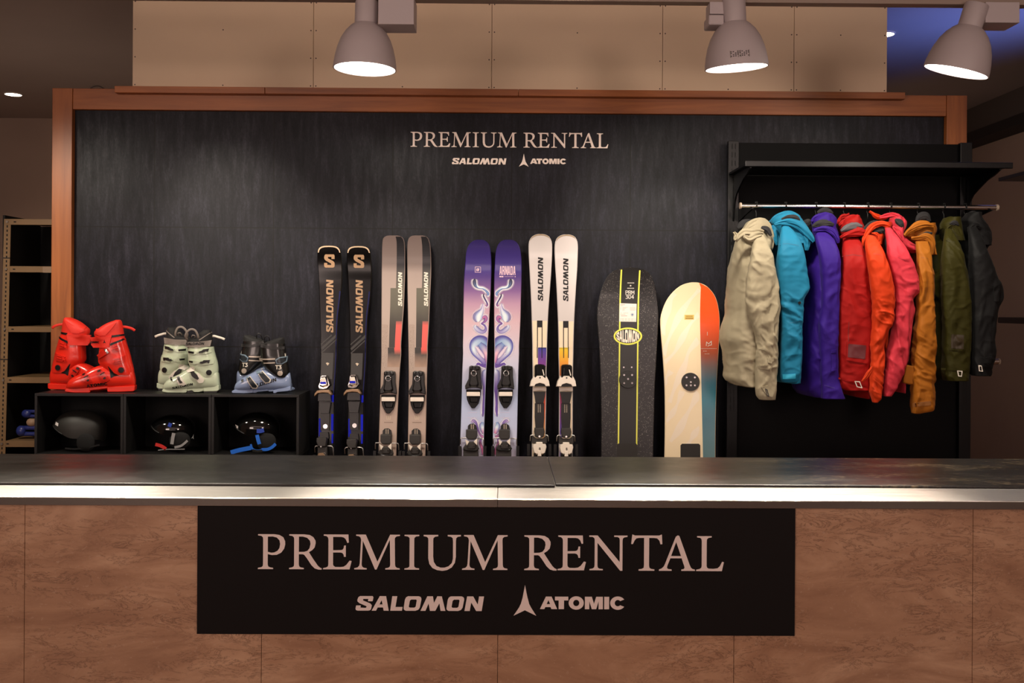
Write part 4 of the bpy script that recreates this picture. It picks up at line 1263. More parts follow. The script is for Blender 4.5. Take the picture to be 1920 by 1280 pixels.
for i, (u_, l_, lab) in enumerate(((u3a, l3a, 'purple ski with liquid artwork and a small boxed letter, left of its pair'), (u3b, l3b, 'purple ski with liquid artwork and a bold word near its tip'))):
    T = ski_plane((893, 950)[i])
    B = Board('ski', lab, 'ski', 'purple skis with liquid artwork', rows_px(u_, DU, l_, DL), T, 0.012, 0.045, 0.22, 0)
    B.body(B.vramp('violet_topsheet_%d' % i, DU, [(125, (44, 32, 92)), (420, (60, 44, 128)), (520, (84, 58, 128)), (640, (128, 90, 146)), (780, (186, 146, 172)), (950, (212, 178, 188)), (1150, (214, 194, 206)), (DL, 200, (206, 202, 222)), (DL, 600, (176, 190, 222)), (DL, 900, (190, 198, 228)), (DL, 1200, (212, 206, 228))], 0.28, 0.5, 300), SKE)
    g = MB(); cols = []
    def stroke(pp, rowfn, grow, lift):
        """ribbon with several columns; rowfn(s, t) -> rgb, alpha for s along and t across (-1..1)"""
        n = len(pp); m = 11; vs = []
        fnl = B.fn(lift, True)
        for j, (x, y, w_) in enumerate(pp):
            x0_, y0_, _ = pp[max(j - 1, 0)]; x1_, y1_, _ = pp[min(j + 1, n - 1)]
            dd = math.hypot(x1_ - x0_, y1_ - y0_) or 1
            nx, ny = -(y1_ - y0_) / dd, (x1_ - x0_) / dd
            hw_ = max(w_, .3) / 2 + grow
            for q_ in range(m):
                t_ = q_ / (m - 1) * 2 - 1
                vs.append(fnl(*B.uv(x + nx * hw_ * t_, y + ny * hw_ * t_)))
                c_, a_ = rowfn(j / (n - 1), t_)
                cols.append((*lin(c_), a_))
        g.add(vs, [(j * m + q_, j * m + q_ + 1, (j + 1) * m + q_ + 1, (j + 1) * m + q_) for j in range(n - 1) for q_ in range(m - 1)])
    def to_px(fr_, pts):
        out = []
        s_ = 11.64 if fr_ is Q1 else (8.53 if fr_ is Q2 else 5.567)
        for x, y, w_ in pts:
            q = fr_(x, y)
            out.append(((2 * axis_(q[1]) - q[0]) if i else q[0], q[1], w_ / s_ * 1.14))
        return smooth_path(out, 50)
    for layer in range(2):
        for si, (fr_, pts, cc, off) in enumerate(SHAPES):
            pp = to_px(fr_, pts)
            if layer == 0:
                if fr_ is Q1 and si == 1:
                    continue
                stroke(pp, lambda s, t: ((238, 232, 244), 0.95 * min(1, (1 - abs(t)) * 1.6) * min(1, s * 12, (1 - s) * 12)), 4.2, .0005 + si * .00002)
            else:
                def rf(s, t, cc=cc, off=off):
                    a_, b_ = (cc[0], cc[1]) if s < .5 else (cc[1], cc[2])
                    f_ = s * 2 if s < .5 else s * 2 - 1
                    ed, md = lerp3(a_[0], b_[0], f_), lerp3(a_[1], b_[1], f_)
                    t = t + off * (1 if not i else -1) * 2
                    w_ = max(0.0, 1 - abs(t) ** 1.6)
                    return lerp3(ed, md, min(1, w_ * 1.15)), min(1.0, (1.05 - abs(t)) * 6) if abs(t) <= 1.0 else 1.0
                stroke(pp, rf, 0.0, .0009 + si * .00003)
    stroke(to_px(Q2, [(262, 925, 6), (300, 965, 34), (345, 1030, 52), (385, 1085, 46), (408, 1122, 10)]), lambda s, t: (lerp3((196, 176, 214), (236, 222, 232), 1 - abs(t)), min(1, (1.05 - abs(t)) * 4)), 0, .0014)
    stroke(to_px(Q2, [(285, 1030, 6), (300, 1050, 34), (316, 1075, 10)]), lambda s, t: ((232, 222, 240), max(0, 1 - abs(t))), 0, .0015)
    go = g.build('graphic', AIRBRUSH, B.e)
    ca = go.data.color_attributes.new('art', 'FLOAT_COLOR', 'POINT')
    ca.data.foreach_set('color', [c for q_ in cols for c in q_])
    t = MB()
    W_ = mat('pale_pink_print', (226, 190, 206), 0.4)
    if i == 0:
        t.glyphs([[B.pts(Q1, l) for l in r] for r in outline_rect([(362, 590), (480, 592), (480, 706), (360, 704)], 9)], B.fn(.0008))
        t.glyphs([[B.pts(Q1, l) for l in r] for r in [[[(400, 622), (452, 622), (442, 678), (392, 678), (386, 660), (390, 635)], [(412, 638), (424, 638), (418, 662), (406, 662)]]]], B.fn(.0008))
    else:
        p, q = B.uv(*Q1(890, 762)), B.uv(*Q1(1248, 574))
        t.glyphs(narrow('ARMADA', p[0], p[1], q[0] - p[0], q[1] - p[1]), B.fn(.0008))
        for a, b, c, d in ((890, 782, 935, 812), (940, 782, 975, 812), (995, 794, 1198, 800), (1222, 790, 1245, 808)):
            t.glyphs([[B.pts(Q1, l) for l in rect(a, b, c, d)]], B.fn(.0008))
    for yy in (740, 793):
        for k_ in range(9):
            x_ = (208, 548)[i] + k_ * 11
            t.glyphs([[B.pts(DL, l) for l in rect(x_, yy, x_ + 7, yy + 3)]], B.fn(.0008))
    t.build('small_lettering', W_ if i else W_, B.e)
    binding_dark(B, ((888.1, 685.2), (948.3, 685.2))[i], ((884.9, 793.6), (946.3, 793.6))[i])

# pair four: white with colour windows
u4a = [(61,935,990),(63,918,1010),(75,890,1040),(95,866,1062),(130,846,1080),(180,840,1086),(260,842,1086),(400,850,1080),(550,858,1070),(750,868,1055),(950,874,1043),(1280,880,1034)]
l4a = [(60,881,1034),(300,883,1028),(600,882,1025),(900,878,1020),(1200,872,1013)]
u4b = [(66,1205,1262),(68,1188,1280),(80,1158,1310),(100,1134,1332),(135,1117,1348),(185,1111,1354),(260,1112,1354),(400,1120,1350),(550,1130,1340),(750,1140,1328),(950,1148,1318),(1280,1153,1310)]
l4b = [(60,1154,1310),(300,1158,1305),(600,1159,1303),(900,1158,1302),(1200,1155,1300)]
WHT = mat('ski_white', (208, 200, 198), 0.22, coat=0.5)
CRM = mat('ski_cream', (240, 220, 190), 0.3, coat=0.3)
INK = mat('ink_black', (14, 14, 15), 0.35)
GOLD = mat('pale_gold', (188, 164, 134), 0.3, 0.4)
for i, (u_, l_, lab) in enumerate(((u4a, l4a, 'white ski with black lettering and an indigo window, left of its pair'), (u4b, l4b, 'white ski with black lettering and a yellow window, beside the dark snowboard'))):
    T = ski_plane((1012, 1061)[i])
    B = Board('ski', lab, 'ski', 'white skis with colour windows', rows_px(u_, DU, l_, DL), T, 0.014, 0.035, 0.20, 0)
    B.body(WHT, SKE)
    dx = (0, 272)[i]; dy = (0, 5)[i]
    fr = lambda x, y, d=dx, e=dy: DU(x + d, y + e)
    fl = lambda x, y, d=dx + 4 * i, e=0: DL(x + d, y)
    tip = [(846,132),(858,105),(880,83),(915,68),(962,62),(1010,68),(1042,82),(1066,104),(1082,132)]
    tin = [(1070,122),(1052,100),(1030,88),(1000,78),(962,74),(925,78),(896,88),(872,106),(858,124)]
    m_ = MB(); B.decal(m_, fr, [[tip + tin]], .0008, True); m_.build('tip_protector', GOLD, B.e)
    B.vtext('lettering', INK, fr, (992, 984)[i], 745, (292, 298)[i], 54)
    g = MB()
    B.region(g, 948, 1226, .01, .99, .0005, fr); B.region(g, 58, 1195, .01, .99, .0005, fl)
    g.mat(1)
    a_, b_, c_, d_ = 929, 986, 940, 978
    B.decal(g, fr, [[rect(a_, 950, b_, 1022)[0]], [rect(a_, 1020, c_ - 2, 1226)[0]], [rect(d_, 1020, b_, 1226)[0]]], .0010)
    B.decal(g, fl, [[rect(a_ - 2, 58, c_ - 4, 172)[0]], [rect(d_ - 2, 58, b_ - 1, 172)[0]]], .0010)
    g.mat(2)
    if i == 0:
        B.region(g, 1238, 1226, .37, .99, .0007, fr); B.region(g, 58, 260, .37, .99, .0007, fl)
        g.mat(3); B.region(g, 520, 1195, lambda t: .80, .99, .0007, fl)
        k1 = B.vramp('indigo_window', DU, [(1238, (58, 64, 150)), (DL, 90, (72, 62, 156)), (DL, 230, (122, 56, 140)), (DL, 420, (170, 50, 110))], 0.3, 0.4, 950)
        k2 = B.vramp('red_edge', DL, [(520, (206, 54, 44)), (700, (226, 90, 50)), (900, (238, 160, 90)), (1195, (240, 206, 150))], 0.3, 0.4, 950)
    else:
        B.region(g, 1238, 1226, .01, .68, .0007, fr); B.region(g, 58, 350, .01, .68, .0007, fl)
        g.mat(3); B.region(g, 520, 1195, .01, .20, .0007, fl)
        k1 = B.vramp('yellow_window', DU, [(1238, (238, 206, 52)), (DL, 100, (240, 192, 40)), (DL, 230, (234, 152, 50)), (DL, 420, (220, 90, 50))], 0.3, 0.4, 1200)
        k2 = B.vramp('purple_edge', DL, [(520, (176, 44, 60)), (700, (140, 52, 120)), (900, (88, 56, 150)), (1195, (150, 130, 190))], 0.3, 0.4, 1200)
    g.build('graphic', [CRM, INK, k1, k2], B.e)
    binding_white(B, ((980 + 213 / 6.733, 680), (980 + 546 / 6.733, 680.4))[i], ((980 + 213 / 6.733, 680 + 815 / 6.733), (980 + 549 / 6.733, 680 + 818 / 6.733))[i], 'S')

# ---- snowboards
def snow_plane(xpx):
    return Tilted(ax(xpx, 4.8, 800), 4.72, R(8.2))
def disc(B, frame, x, y, r, screws):
    u, v = B.uv(*frame(x, y)); u2, _ = B.uv(*frame(x + r, y)); rr = u2 - u
    d = MB().cyl((u, -B.th - .001, v), (u, -B.th - .009, v), rr, rr * .97, 40).build('mounting_disc', mat('disc_black', (32, 30, 29), 0.5), B.e, angle=40)
    s = MB()
    for dx, dy in screws:
        a, b = B.uv(*frame(x + dx, y + dy))
        s.cyl((a, -B.th - .008, b), (a, -B.th - .0125, b), .0066, .0048, 14)
    s.build('screw', CHR, d, angle=40)
    t = MB()
    for k in range(4):
        an = k * math.pi / 2
        a, b = u + rr * .86 * math.cos(an), v + rr * .86 * math.sin(an)
        t.box(a - .003, a + .003, -B.th - .0096, -B.th - .0088, b - .001, b + .001)
    t.build('tick_mark', PBLK2, d)
def fr_px(frame):
    return frame
r1 = [(48,255,285),(51,225,310),(55,200,338),(62,178,362),(72,158,380),(90,136,398),(130,110,420),(200,85,438),(260,73,448),(340,66,453),(420,70,450),(520,78,445),(650,85,438),(800,90,430),(1000,93,425),(1240,92,420)]
T = snow_plane(1176)
B = Board('snowboard', 'larger dark glittery snowboard with yellow racing stripes and an oval badge', 'snowboard', 'snowboards against the tiled wall', rows_px(r1, BD), T, 0.012, 0.05, 0.22, 0)
k = NT('glitter_charcoal')
vo = k.n('TexVoronoi'); vo.inputs['Scale'].default_value = 260
k.link(k.coords(), vo.inputs['Vector'])
gl_ = k.ramp(vo.outputs['Distance'], [(0.16, 1.0), (0.30, 0.0)])
pick = k.noise(k.coords(), 120, 2)
msk = k.math('MULTIPLY', gl_, k.ramp(pick, [(0.50, 0.0), (0.58, 1.0)]))
cl_ = k.noise(k.coords(scale=(3, 1, 5)), 1.0, 4)
k.set(Base_Color=k.mix(msk, k.ramp(cl_, [(0.35, (24, 22, 24)), (0.65, (39, 37, 38))]), (170, 164, 158)), Roughness=0.34, Coat_Weight=0.4, Coat_Roughness=0.12)
B.body(k.m, mat('sidewall_black', (12, 12, 12), 0.5))
g = MB()
def strip(mb, frame, top, bot, w, lift, n=90):
    """band from top (x, y) to bottom (x, y), w in crop pixels"""
    pa, pb = [], []
    for j in range(n + 1):
        t = j / n
        x = top[0] + (bot[0] - top[0]) * t; y = top[1] + (bot[1] - top[1]) * t
        pa.append(B.uv(*frame(x - w / 2, y))); pb.append(B.uv(*frame(x + w / 2, y)))
    f_ = B.fn(lift)
    vs = [f_(u, min(v, B.vt - .004)) for u, v in pa + pb]
    mb.add(vs, [(j, j + 1, j + 2 + n, j + 1 + n) for j in range(n)])
strip(g, BD, (270, 57), (258, 1260), 108, .0005)
g.mat(1)
strip(g, BD, (213, 62), (199, 1260), 9, .0008); strip(g, BD, (328, 66), (314, 1260), 9, .0008)
ov = lambda rx, ry: circle(260, 472, rx, 48, ry)
B.decal(g, BD, [[ov(90, 55)]], .0012)
g.mat(2); B.decal(g, BD, [[ov(79, 45)]], .0016)
g.mat(3); B.decal(g, BD, [[[(190,1258),(190,1160),(200,1148),(312,1148),(320,1160),(320,1258)]]], .0012)
LIME = mat('lime_yellow', (222, 222, 88), 0.35)
g.build('graphic', [mat('stripe_charcoal', (30, 29, 28), 0.4, coat=0.3), LIME, INK, mat('traction_pad', (38, 34, 31), 0.7)], B.e)
# badge word stretched into the oval
c0, cx1, cy1 = B.uv(*BD(260, 472)), B.uv(*BD(333, 472)), B.uv(*BD(260, 431))
rx_, ry_ = cx1[0] - c0[0], cy1[1] - c0[1]
wd_ = []
for gl__ in SLANT_WORD:
    gg = []
    for l in gl__:
        o_ = []
        m_ = len(l)
        for j in range(m_):
            (x1_, y1_), (x2_, y2_) = l[j], l[(j + 1) % m_]
            for s_ in (0, .5):
                x_ = x1_ + (x2_ - x1_) * s_; y_ = y1_ + (y2_ - y1_) * s_
                x_ -= (y_ - .5) * .17
                a_ = (x_ / SLANT_W - .005) * 2 - 1
                a_ = max(-.985, min(.985, a_))
                o_.append((c0[0] + a_ * rx_, c0[1] + (y_ * 2 - 1) * ry_ * math.sqrt(1 - a_ * a_ * .9)))
        gg.append(o_)
    wd_.append(gg)
MB().glyphs(wd_, B.fn(.0020)).build('badge_lettering', mat('badge_white', (240, 222, 205), 0.4), B.e)
lab = MB()
for j_ in range(14):
    t0, t1 = j_ / 14, (j_ + 1) / 14
    B.decal(lab, BD, [[[(208 - 3 * t0, 264 + 115 * t0), (315 - 2 * t0, 268 + 113 * t0), (315 - 2 * t1, 268 + 113 * t1), (208 - 3 * t1, 264 + 115 * t1)]]], .0012)
lab.mat(1)
for y_, segs in ((272, [(212, 242)]), (279, [(212, 228), (288, 293)]), (289, [(212, 218), (226, 262), (272, 310)]), (295, [(212, 218), (226, 248), (272, 310)]), (301, [(212, 218), (226, 240), (274, 310)]), (307, [(226, 238), (274, 308)]), (325, [(212, 222), (232, 262)]), (333, [(212, 244)]), (362, [(212, 218), (222, 236), (242, 256), (262, 276), (280, 296), (302, 310)]), (370, [(212, 216), (222, 234), (242, 254), (262, 274), (280, 296), (302, 310)])):
    for a_, b_ in segs:
        x_ = a_
        while x_ < b_:
            B.decal(lab, BD, [rect(x_, y_, min(x_ + 3.4, b_), y_ + 2.2)], .0016)
            x_ += 4.6
lab.mat(2)
for x_ in range(216, 254, 5):
    B.decal(lab, BD, [rect(x_, 342, x_ + 3.6, 345)], .0016)
B.decal(lab, BD, [rect(211, 272, 242, 274.4)], .0015)
lab.mat(3)
for k_ in range(8):
    an = k_ * math.pi / 4
    B.decal(lab, BD, [[[(288 + 4 * math.cos(an) , 336 + 4 * math.sin(an)), (288 + 13 * math.cos(an + .12), 336 + 13 * math.sin(an + .12)), (288 + 13 * math.cos(an - .12), 336 + 13 * math.sin(an - .12))]]], .0016)
B.decal(lab, BD, [[circle(288, 336, 7, 14)]], .0017)
lab.build('paper_label', [mat('label_paper', (226, 212, 202), 0.6), mat('label_print', (128, 118, 110), 0.6), mat('label_red', (188, 60, 60), 0.6), mat('label_blue', (110, 128, 150), 0.6)], B.e)
tx = MB()
lw_ = B.uv(*BD(4.2, 200))[0] - B.uv(*BD(0, 200))[0]
for word_, a_, b_, c_, d_ in (('PRM', 245, 208, 300, 188), ('304', 246, 235, 300, 213)):
    p, q = B.uv(*BD(a_, b_)), B.uv(*BD(c_, d_))
    tx.glyphs(strokes(word_, p[0], p[1], q[0] - p[0], q[1] - p[1], lw_), B.fn(.0012))
for y_, a_, b_ in ((141, 254, 297), (173, 254, 295)):
    x_ = a_
    while x_ < b_:
        B.decal(tx, BD, [rect(x_, y_ - 3, x_ + 3.5, y_ + 2)], .0012); x_ += 4.8
B.decal(tx, BD, [[circle(274, 157, 5, 12)]], .0012)
tx.build('model_lettering', mat('print_silver', (190, 184, 176), 0.4), B.e)
disc(B, BD, 260, 745, 56, [(-25, -27), (25, -27), (-25, 24), (25, 24), (0, -2)])
sc_ = MB()
for dx in (-26, 24):
    a, b = B.uv(*BD(260 + dx, 668)); sc_.cyl((a, -B.th + .001, b), (a, -B.th - .002, b), .004, n=10)
sc_.build('insert', CHR, B.e, angle=40)

r2 = [(142,650,685),(144,635,700),(150,610,720),(158,590,740),(170,570,757),(185,552,774),(200,536,789),(225,516,806),(250,500,818),(300,480,832),(360,466,840),(430,468,840),(520,475,836),(650,485,828),(800,493,820),(1000,495,815),(1240,492,813)]
T = snow_plane(1295)
B = Board('snowboard', 'shorter cream snowboard with an orange to teal side, beside the jackets', 'snowboard', 'snowboards against the tiled wall', rows_px(r2, BD), T, 0.012, 0.05, 0.22, 0)
B.body(mat('board_cream', (238, 218, 180), 0.3, coat=0.3), mat('sidewall_pale', (210, 190, 170), 0.5))
g = MB()
WV = crop(1230, 560, 7.1)
def wave(path, w, lift=.0006):
    pp = smooth_path(path, 30)
    n = len(pp); L_, R_ = [], []
    for j, (x, y) in enumerate(pp):
        (x0_, y0_), (x1_, y1_) = pp[max(j - 1, 0)], pp[min(j + 1, n - 1)]
        dd = math.hypot(x1_ - x0_, y1_ - y0_) or 1
        nx, ny = -(y1_ - y0_) / dd, (x1_ - x0_) / dd
        ww = w / 2 * (0.8 + .35 * math.sin(j * .35 + w))
        L_.append((min(x + nx * ww, 578), y + ny * ww)); R_.append((min(x - nx * ww, 578), y - ny * ww))
    f_ = B.fn(lift, True)
    g.add([f_(*B.uv(*WV(*p))) for p in L_ + R_], [(j, j + 1, j + 1 + n, j + n) for j in range(n - 1)])
wave([(230, -60), (180, 40), (130, 180), (110, 330), (70, 480)], 110)
wave([(560, -110), (440, 30), (330, 190), (240, 370), (150, 580), (90, 760)], 85)
wave([(575, 200), (470, 320), (390, 450), (320, 580), (240, 720), (110, 850)], 78)
wave([(575, 540), (440, 700), (390, 860), (320, 1030), (250, 1180), (180, 1380)], 90)
wave([(200, 960), (130, 1060), (90, 1200)], 70)
wave([(575, 1240), (500, 1380), (400, 1560), (300, 1750), (190, 1900)], 95)
wave([(350, 1226), (260, 1450), (140, 1640)], 70)
wave([(578, 1700), (480, 1850), (400, 2000)], 80)
g.mat(1)
def split(t):
    v = None
    return t
va, vb = B.uv(*BD(718, 1255))[1], B.vt - .002
vs, n = [], 40
for j in range(n + 1):
    v = va + (vb - va) * j / n
    a, c = B.edge(v)
    ul = B.uv(*BD(718, 500))[0]
    ul = min(max(ul, a + .003), c - .003)
    vs += [(ul, B.front(v) - .0010, v), (c - .0028, B.front(v) - .0010, v)]
g.add(vs, [(2 * j, 2 * j + 1, 2 * j + 3, 2 * j + 2) for j in range(n)])
g.mat(2); B.decal(g, BD, [[[(592,1258),(592,1160),(602,1150),(708,1150),(717,1160),(717,1258)]]], .0014)
k1 = B.vramp('sunset_side', BD, [(150, (246, 92, 34)), (330, (240, 84, 30)), (450, (200, 74, 36)), (580, (150, 70, 46)), (670, (104, 92, 92)), (760, (60, 100, 116)), (880, (14, 108, 126)), (1000, (20, 96, 114)), (1150, (52, 106, 116)), (1250, (76, 116, 122))], 0.3, 0.4, 760, 0.03)
g.build('graphic', [mat('wave_pale', (238, 222, 198), 0.3, coat=0.3), k1, mat('traction_pad', (38, 34, 31), 0.7)], B.e)
lab = MB()
B.decal(lab, BD, [[[(617,338),(676,338),(676,367),(617,367)]]], .0012)
lab.mat(1)
for y_, a_, b_, h_ in ((343, 626, 668, 2.4), (348, 626, 668, 2.4), (356, 624, 672, 6)):
    x_ = a_
    while x_ < b_:
        B.decal(lab, BD, [rect(x_, y_, min(x_ + 3.6, b_), y_ + h_)], .0016); x_ += 5.4
lab.build('gold_sticker', [mat('sticker_gold', (214, 180, 92), 0.5), mat('sticker_print', (70, 54, 26), 0.6)], B.e)
sg_ = MB()
SG = crop(1230, 560, 7.1)
for a_, b_, c_ in ((680, 440, 48),):
    B.decal(sg_, SG, [rect(a_, b_, a_ + 6, b_ + c_)], .0016)
for l_ in ([(668,625),(672,575),(700,600),(735,565),(738,615),(705,620),(690,630)],):
    sg_.glyphs([[B.pts(SG, q) for q in r_] for r_ in ribbon(l_, 9)], B.fn(.0016))
for y_, a_, b_ in ((665, 590, 800), (698, 630, 680), (735, 648, 700)):
    x_ = a_
    while x_ < b_:
        B.decal(sg_, SG, [rect(x_, y_ - 5, x_ + 9, y_ + 2)], .0016); x_ += 17
sg_.build('small_lettering', mat('print_silver', (190, 184, 176), 0.4), B.e)
disc(B, BD, 655, 760, 58, [(-27, -27), (25, -27), (-27, 23), (25, 23), (0, 23), (0, 2)])
# ------------------------------------------------------------------ black open boxes with helmets
YX = 4.70
BOXM = mat('box_black', (15, 14, 14), 0.5, var=0.25, vscale=30)
BOXI = mat('box_inside', (6, 6, 6), 0.9)
zb_top, zb_bot = az(738.5, YX, 300), az(856, YX, 300)
BW = 0.0125
boxes = []
for (a, b), lab in zip(((64.5, 230.7), (231.3, 395.6), (396.2, 560.5)), ('black open box holding the matte helmet, under the red boots', 'black open box in the middle of its row, under the pale green boots', 'black open box next to the skis, under the grey blue boots')):
    xa, xb = ax(a, YX, 790), ax(b, YX, 790)
    e = empty('display_box', (0, 0, 0), lab, 'box', 'open display boxes')
    MB().box(xa, xb, YX, 4.966, zb_top - BW, zb_top).build('top_panel', BOXM, e, bevel=.001)
    MB().box(xa, xb, YX, 4.966, zb_bot, zb_bot + BW).build('bottom_panel', BOXM, e, bevel=.001)
    for c, d in ((xa, xa + BW), (xb - BW, xb)):
        MB().box(c, d, YX, 4.966, zb_bot + BW + .0003, zb_top - BW - .0003).build('side_panel', BOXM, e, bevel=.001)
    MB().box(xa + BW, xb - BW, 4.956, 4.965, zb_bot + BW, zb_top - BW).build('rear_panel', BOXI, e)
    settle(e)
    boxes.append((xa, xb))
pl = MB().box(boxes[0][0] + .01, boxes[2][1] - .01, YX + .01, 4.965, 0, zb_bot - .0005).build('plinth', mat('plinth_black', (18, 17, 17), 0.6))
tag(pl, 'low black plinth under the three open boxes', 'plinth')

HC = crop(60, 720, 3.556)
YH = 4.825
HS = F_PX / YH * 3.556
def helmet(cx, cy, a, b, c, rims, shell_m, label, eps=0.0):
    p = at(*HC(cx, cy), YH)
    e = empty('ski_helmet', (0, 0, 0), label, 'helmet', 'helmets in the boxes')
    zf, zs_, zr_ = rims
    rings = []
    N = 56
    def zrim(ph):
        t = abs(ph) / math.pi      # 0 front (-x) .. 1 rear
        return catmull([(0, zf), (.16, zf), (.36, (zf + zs_) / 2 - .005), (.48, zs_), (.62, zs_ - .004), (.8, (zs_ + zr_) / 2), (1, zr_)], t)[0]
    def pt(ph, s, off=0.0):
        zr__ = zrim(ph)
        z = c - (c - zr__) * s
        k_ = math.sqrt(max(0.0, 1 - min(1, abs(z) / (c if z > 0 else .16)) ** 2.15))
        return (p.x - math.cos(ph) * (a + off) * k_ * (1.0 if abs(ph) > math.pi / 2 else .97), YH + math.sin(ph) * (b + off) * k_, p.z + z)
    phs = [-math.pi + 2 * math.pi * (k + .5) / N for k in range(N)]
    M_ = 22
    for j in range(M_ + 1):
        s = 1 - math.cos(j / M_ * math.pi / 2) if j < M_ else 1.0
        s = max(s, .004)
        rings.append([pt(ph, s) for ph in phs])
    for k_ in (-.004, -.012, -.022):
        rings.append([pt(ph, 1.0 if k_ == -.004 else .97, k_) for ph in phs])
    mb = MB(); mb.loft(rings, True, False)
    pt.bvh = mb.bvh()
    sh = mb.build('shell', shell_m, e, smooth=True, angle=60)
    inner = MB(); inner.loft([[pt(ph, max(.004, (1 - math.cos(j / 10 * math.pi / 2)) * .97), -.020) for ph in phs] for j in range(11)], True, False)
    inner.build('liner', mat('helmet_liner', (20, 20, 20), 0.9), e, smooth=True)
    lip = MB(); q = [pt(ph, .985, .0015) for ph in [(-.62 + 1.24 * k / 18) * math.pi / 1.6 for k in range(19)]]
    lip.tube(q, .0028, 8); lip.build('brim_edge', mat('helmet_trim', (22, 22, 22), 0.5), e, smooth=True)
    return e, p, pt
def hpt(x, y, Y=YH - .10):
    return at(*HC(x, y), Y)
def blob(name, e, m, x, y, rx, rz, ry, Y):
    c_ = hpt(x, y, Y)
    k_ = F_PX / Y * 3.556
    rings = []
    for j in range(9):
        t = -math.pi / 2 + math.pi * j / 8
        r_ = max(math.cos(t), .05) ** .7
        rings.append([(c_.x + rx / k_ * r_ * math.copysign(abs(math.cos(u)) ** .8, math.cos(u)), Y + ry * math.sin(t), c_.z + rz / k_ * r_ * math.copysign(abs(math.sin(u)) ** .8, math.sin(u))) for u in [2 * math.pi * i / 24 for i in range(24)]])
    return MB().loft(rings).build(name, m, e, smooth=True)
def strap(name, e, m, pts, w, Y=YH - .10):
    k_ = F_PX / Y * 3.556
    pp = smooth_path([tuple(hpt(x, y, Y)) for x, y in pts], 16)
    mb = MB()
    L_, R_ = [], []
    for j, q in enumerate(pp):
        a_, b_ = Vector(pp[max(j - 1, 0)]), Vector(pp[min(j + 1, 15)])
        d = (b_ - a_).normalized(); n_ = Vector((-d.z, 0, d.x)) * (w / k_ / 2)
        L_.append(Vector(q) + n_); R_.append(Vector(q) - n_)
    B_ = [v + Vector((0, .0016, 0)) for v in L_ + R_]
    n = 16
    fs = [(j, j + 1, j + 1 + n, j + n) for j in range(n - 1)] + [(2 * n + j, 3 * n + j, 3 * n + j + 1, 2 * n + j + 1) for j in range(n - 1)]
    fs += [(j, 2 * n + j, 2 * n + j + 1, j + 1) for j in range(n - 1)] + [(n + j, n + j + 1, 3 * n + j + 1, 3 * n + j) for j in range(n - 1)]
    mb.add(L_ + R_ + B_, fs + [(0, n, 3 * n, 2 * n), (n - 1, 3 * n - 1, 4 * n - 1, 2 * n - 1)])
    return mb.build(name, m, e, smooth=False)
def sticker(e, pt, shell_bvh, x0, x1, y0, y1):
    a_, b_ = hpt(x0, y1, YH - .06), hpt(x1, y0, YH - .06)
    q = [(a_.x, a_.z + .004), (b_.x, a_.z - .002), (b_.x, b_.z - .002), (a_.x, b_.z + .004)]
    mb = MB(); drape(mb, [shell_bvh], q, .0015, miss=YH - .03)
    mb.build('size_sticker', mat('sticker_white', (235, 230, 225), 0.5), e)
PADM = mat('helmet_pad', (16, 16, 16), 0.95)
MATTE = mat('matte_graphite', (40, 39, 36), 0.55)
GLOSS = mat('gloss_black_shell', (11, 11, 11), 0.08, coat=0.8)
e, p, pt = helmet(318, 292, .127, .10, .088, (.016, -.036, -.062), MATTE, 'matte graphite helmet in the box under the red boots')
blob('ear_pad', e, PADM, 358, 388, 60, 58, .016, YH - .088)
sticker(e, pt, pt.bvh, 157, 187, 256, 274)
strap('chin_strap', e, PADM, [(220, 428), (290, 432), (380, 420), (450, 404)], 10)
settle(e)
e, p, pt = helmet(940, 298, .108, .095, .070, (.020, -.022, -.050), GLOSS, 'glossy black helmet with grey straps and a red tag, in the middle box')
blob('ear_pad', e, PADM, 985, 375, 70, 55, .018, YH - .082)
SGR = mat('strap_grey', (150, 150, 150), 0.4)
strap('strap', e, SGR, [(945, 326), (938, 360), (932, 400)], 22, YH - .105)
strap('strap', e, SGR, [(950, 421), (990, 412), (1015, 395), (1036, 376)], 15, YH - .104)
strap('chin_strap', e, mat('strap_red', (206, 40, 34), 0.45), [(822, 401), (860, 412), (893, 432)], 22, YH - .106)
strap('chin_strap', e, SGR, [(840, 440), (900, 434), (960, 434), (1018, 433)], 5, YH - .106)
strap('side_clip', e, mat('clip_blue', (28, 66, 170), 0.4), [(908, 268), (930, 276)], 26, YH - .1)
em = MB()
q0_, q1_ = hpt(1060, 364, YH - .05), hpt(1080, 332, YH - .05)
em.glyphs(place(EMBLEM, (q0_.x + q1_.x) / 2, q0_.z, q1_.z - q0_.z, 0.8, -.25), lambda u, v: (u, YH - .05, v), .001)
em.build('emblem', SGR, e)
settle(e)
e, p, pt = helmet(1500, 292, .113, .097, .078, (.012, -.030, -.052), GLOSS, 'glossy black helmet with bright blue straps, in the box beside the skis')
blob('ear_pad', e, PADM, 1565, 385, 62, 58, .018, YH - .084)
SBL = mat('strap_blue', (24, 106, 214), 0.4)
strap('strap', e, SBL, [(1500, 338), (1506, 365), (1516, 400)], 24, YH - .106)
strap('strap', e, SBL, [(1530, 437), (1570, 434), (1600, 420), (1624, 398)], 20, YH - .105)
strap('chin_strap', e, SBL, [(1325, 455), (1380, 440), (1440, 428), (1460, 424)], 28, YH - .108)
strap('strap', e, SBL, [(1458, 400), (1470, 430), (1500, 442), (1545, 436)], 12, YH - .107)
strap('buckle', e, PADM, [(1470, 440), (1500, 446), (1535, 444)], 16, YH - .109)
strap('side_clip', e, mat('clip_blue', (28, 66, 170), 0.4), [(1498, 312), (1520, 312), (1546, 306)], 28, YH - .101)
sticker(e, pt, pt.bvh, 1348, 1378, 275, 291)
settle(e)

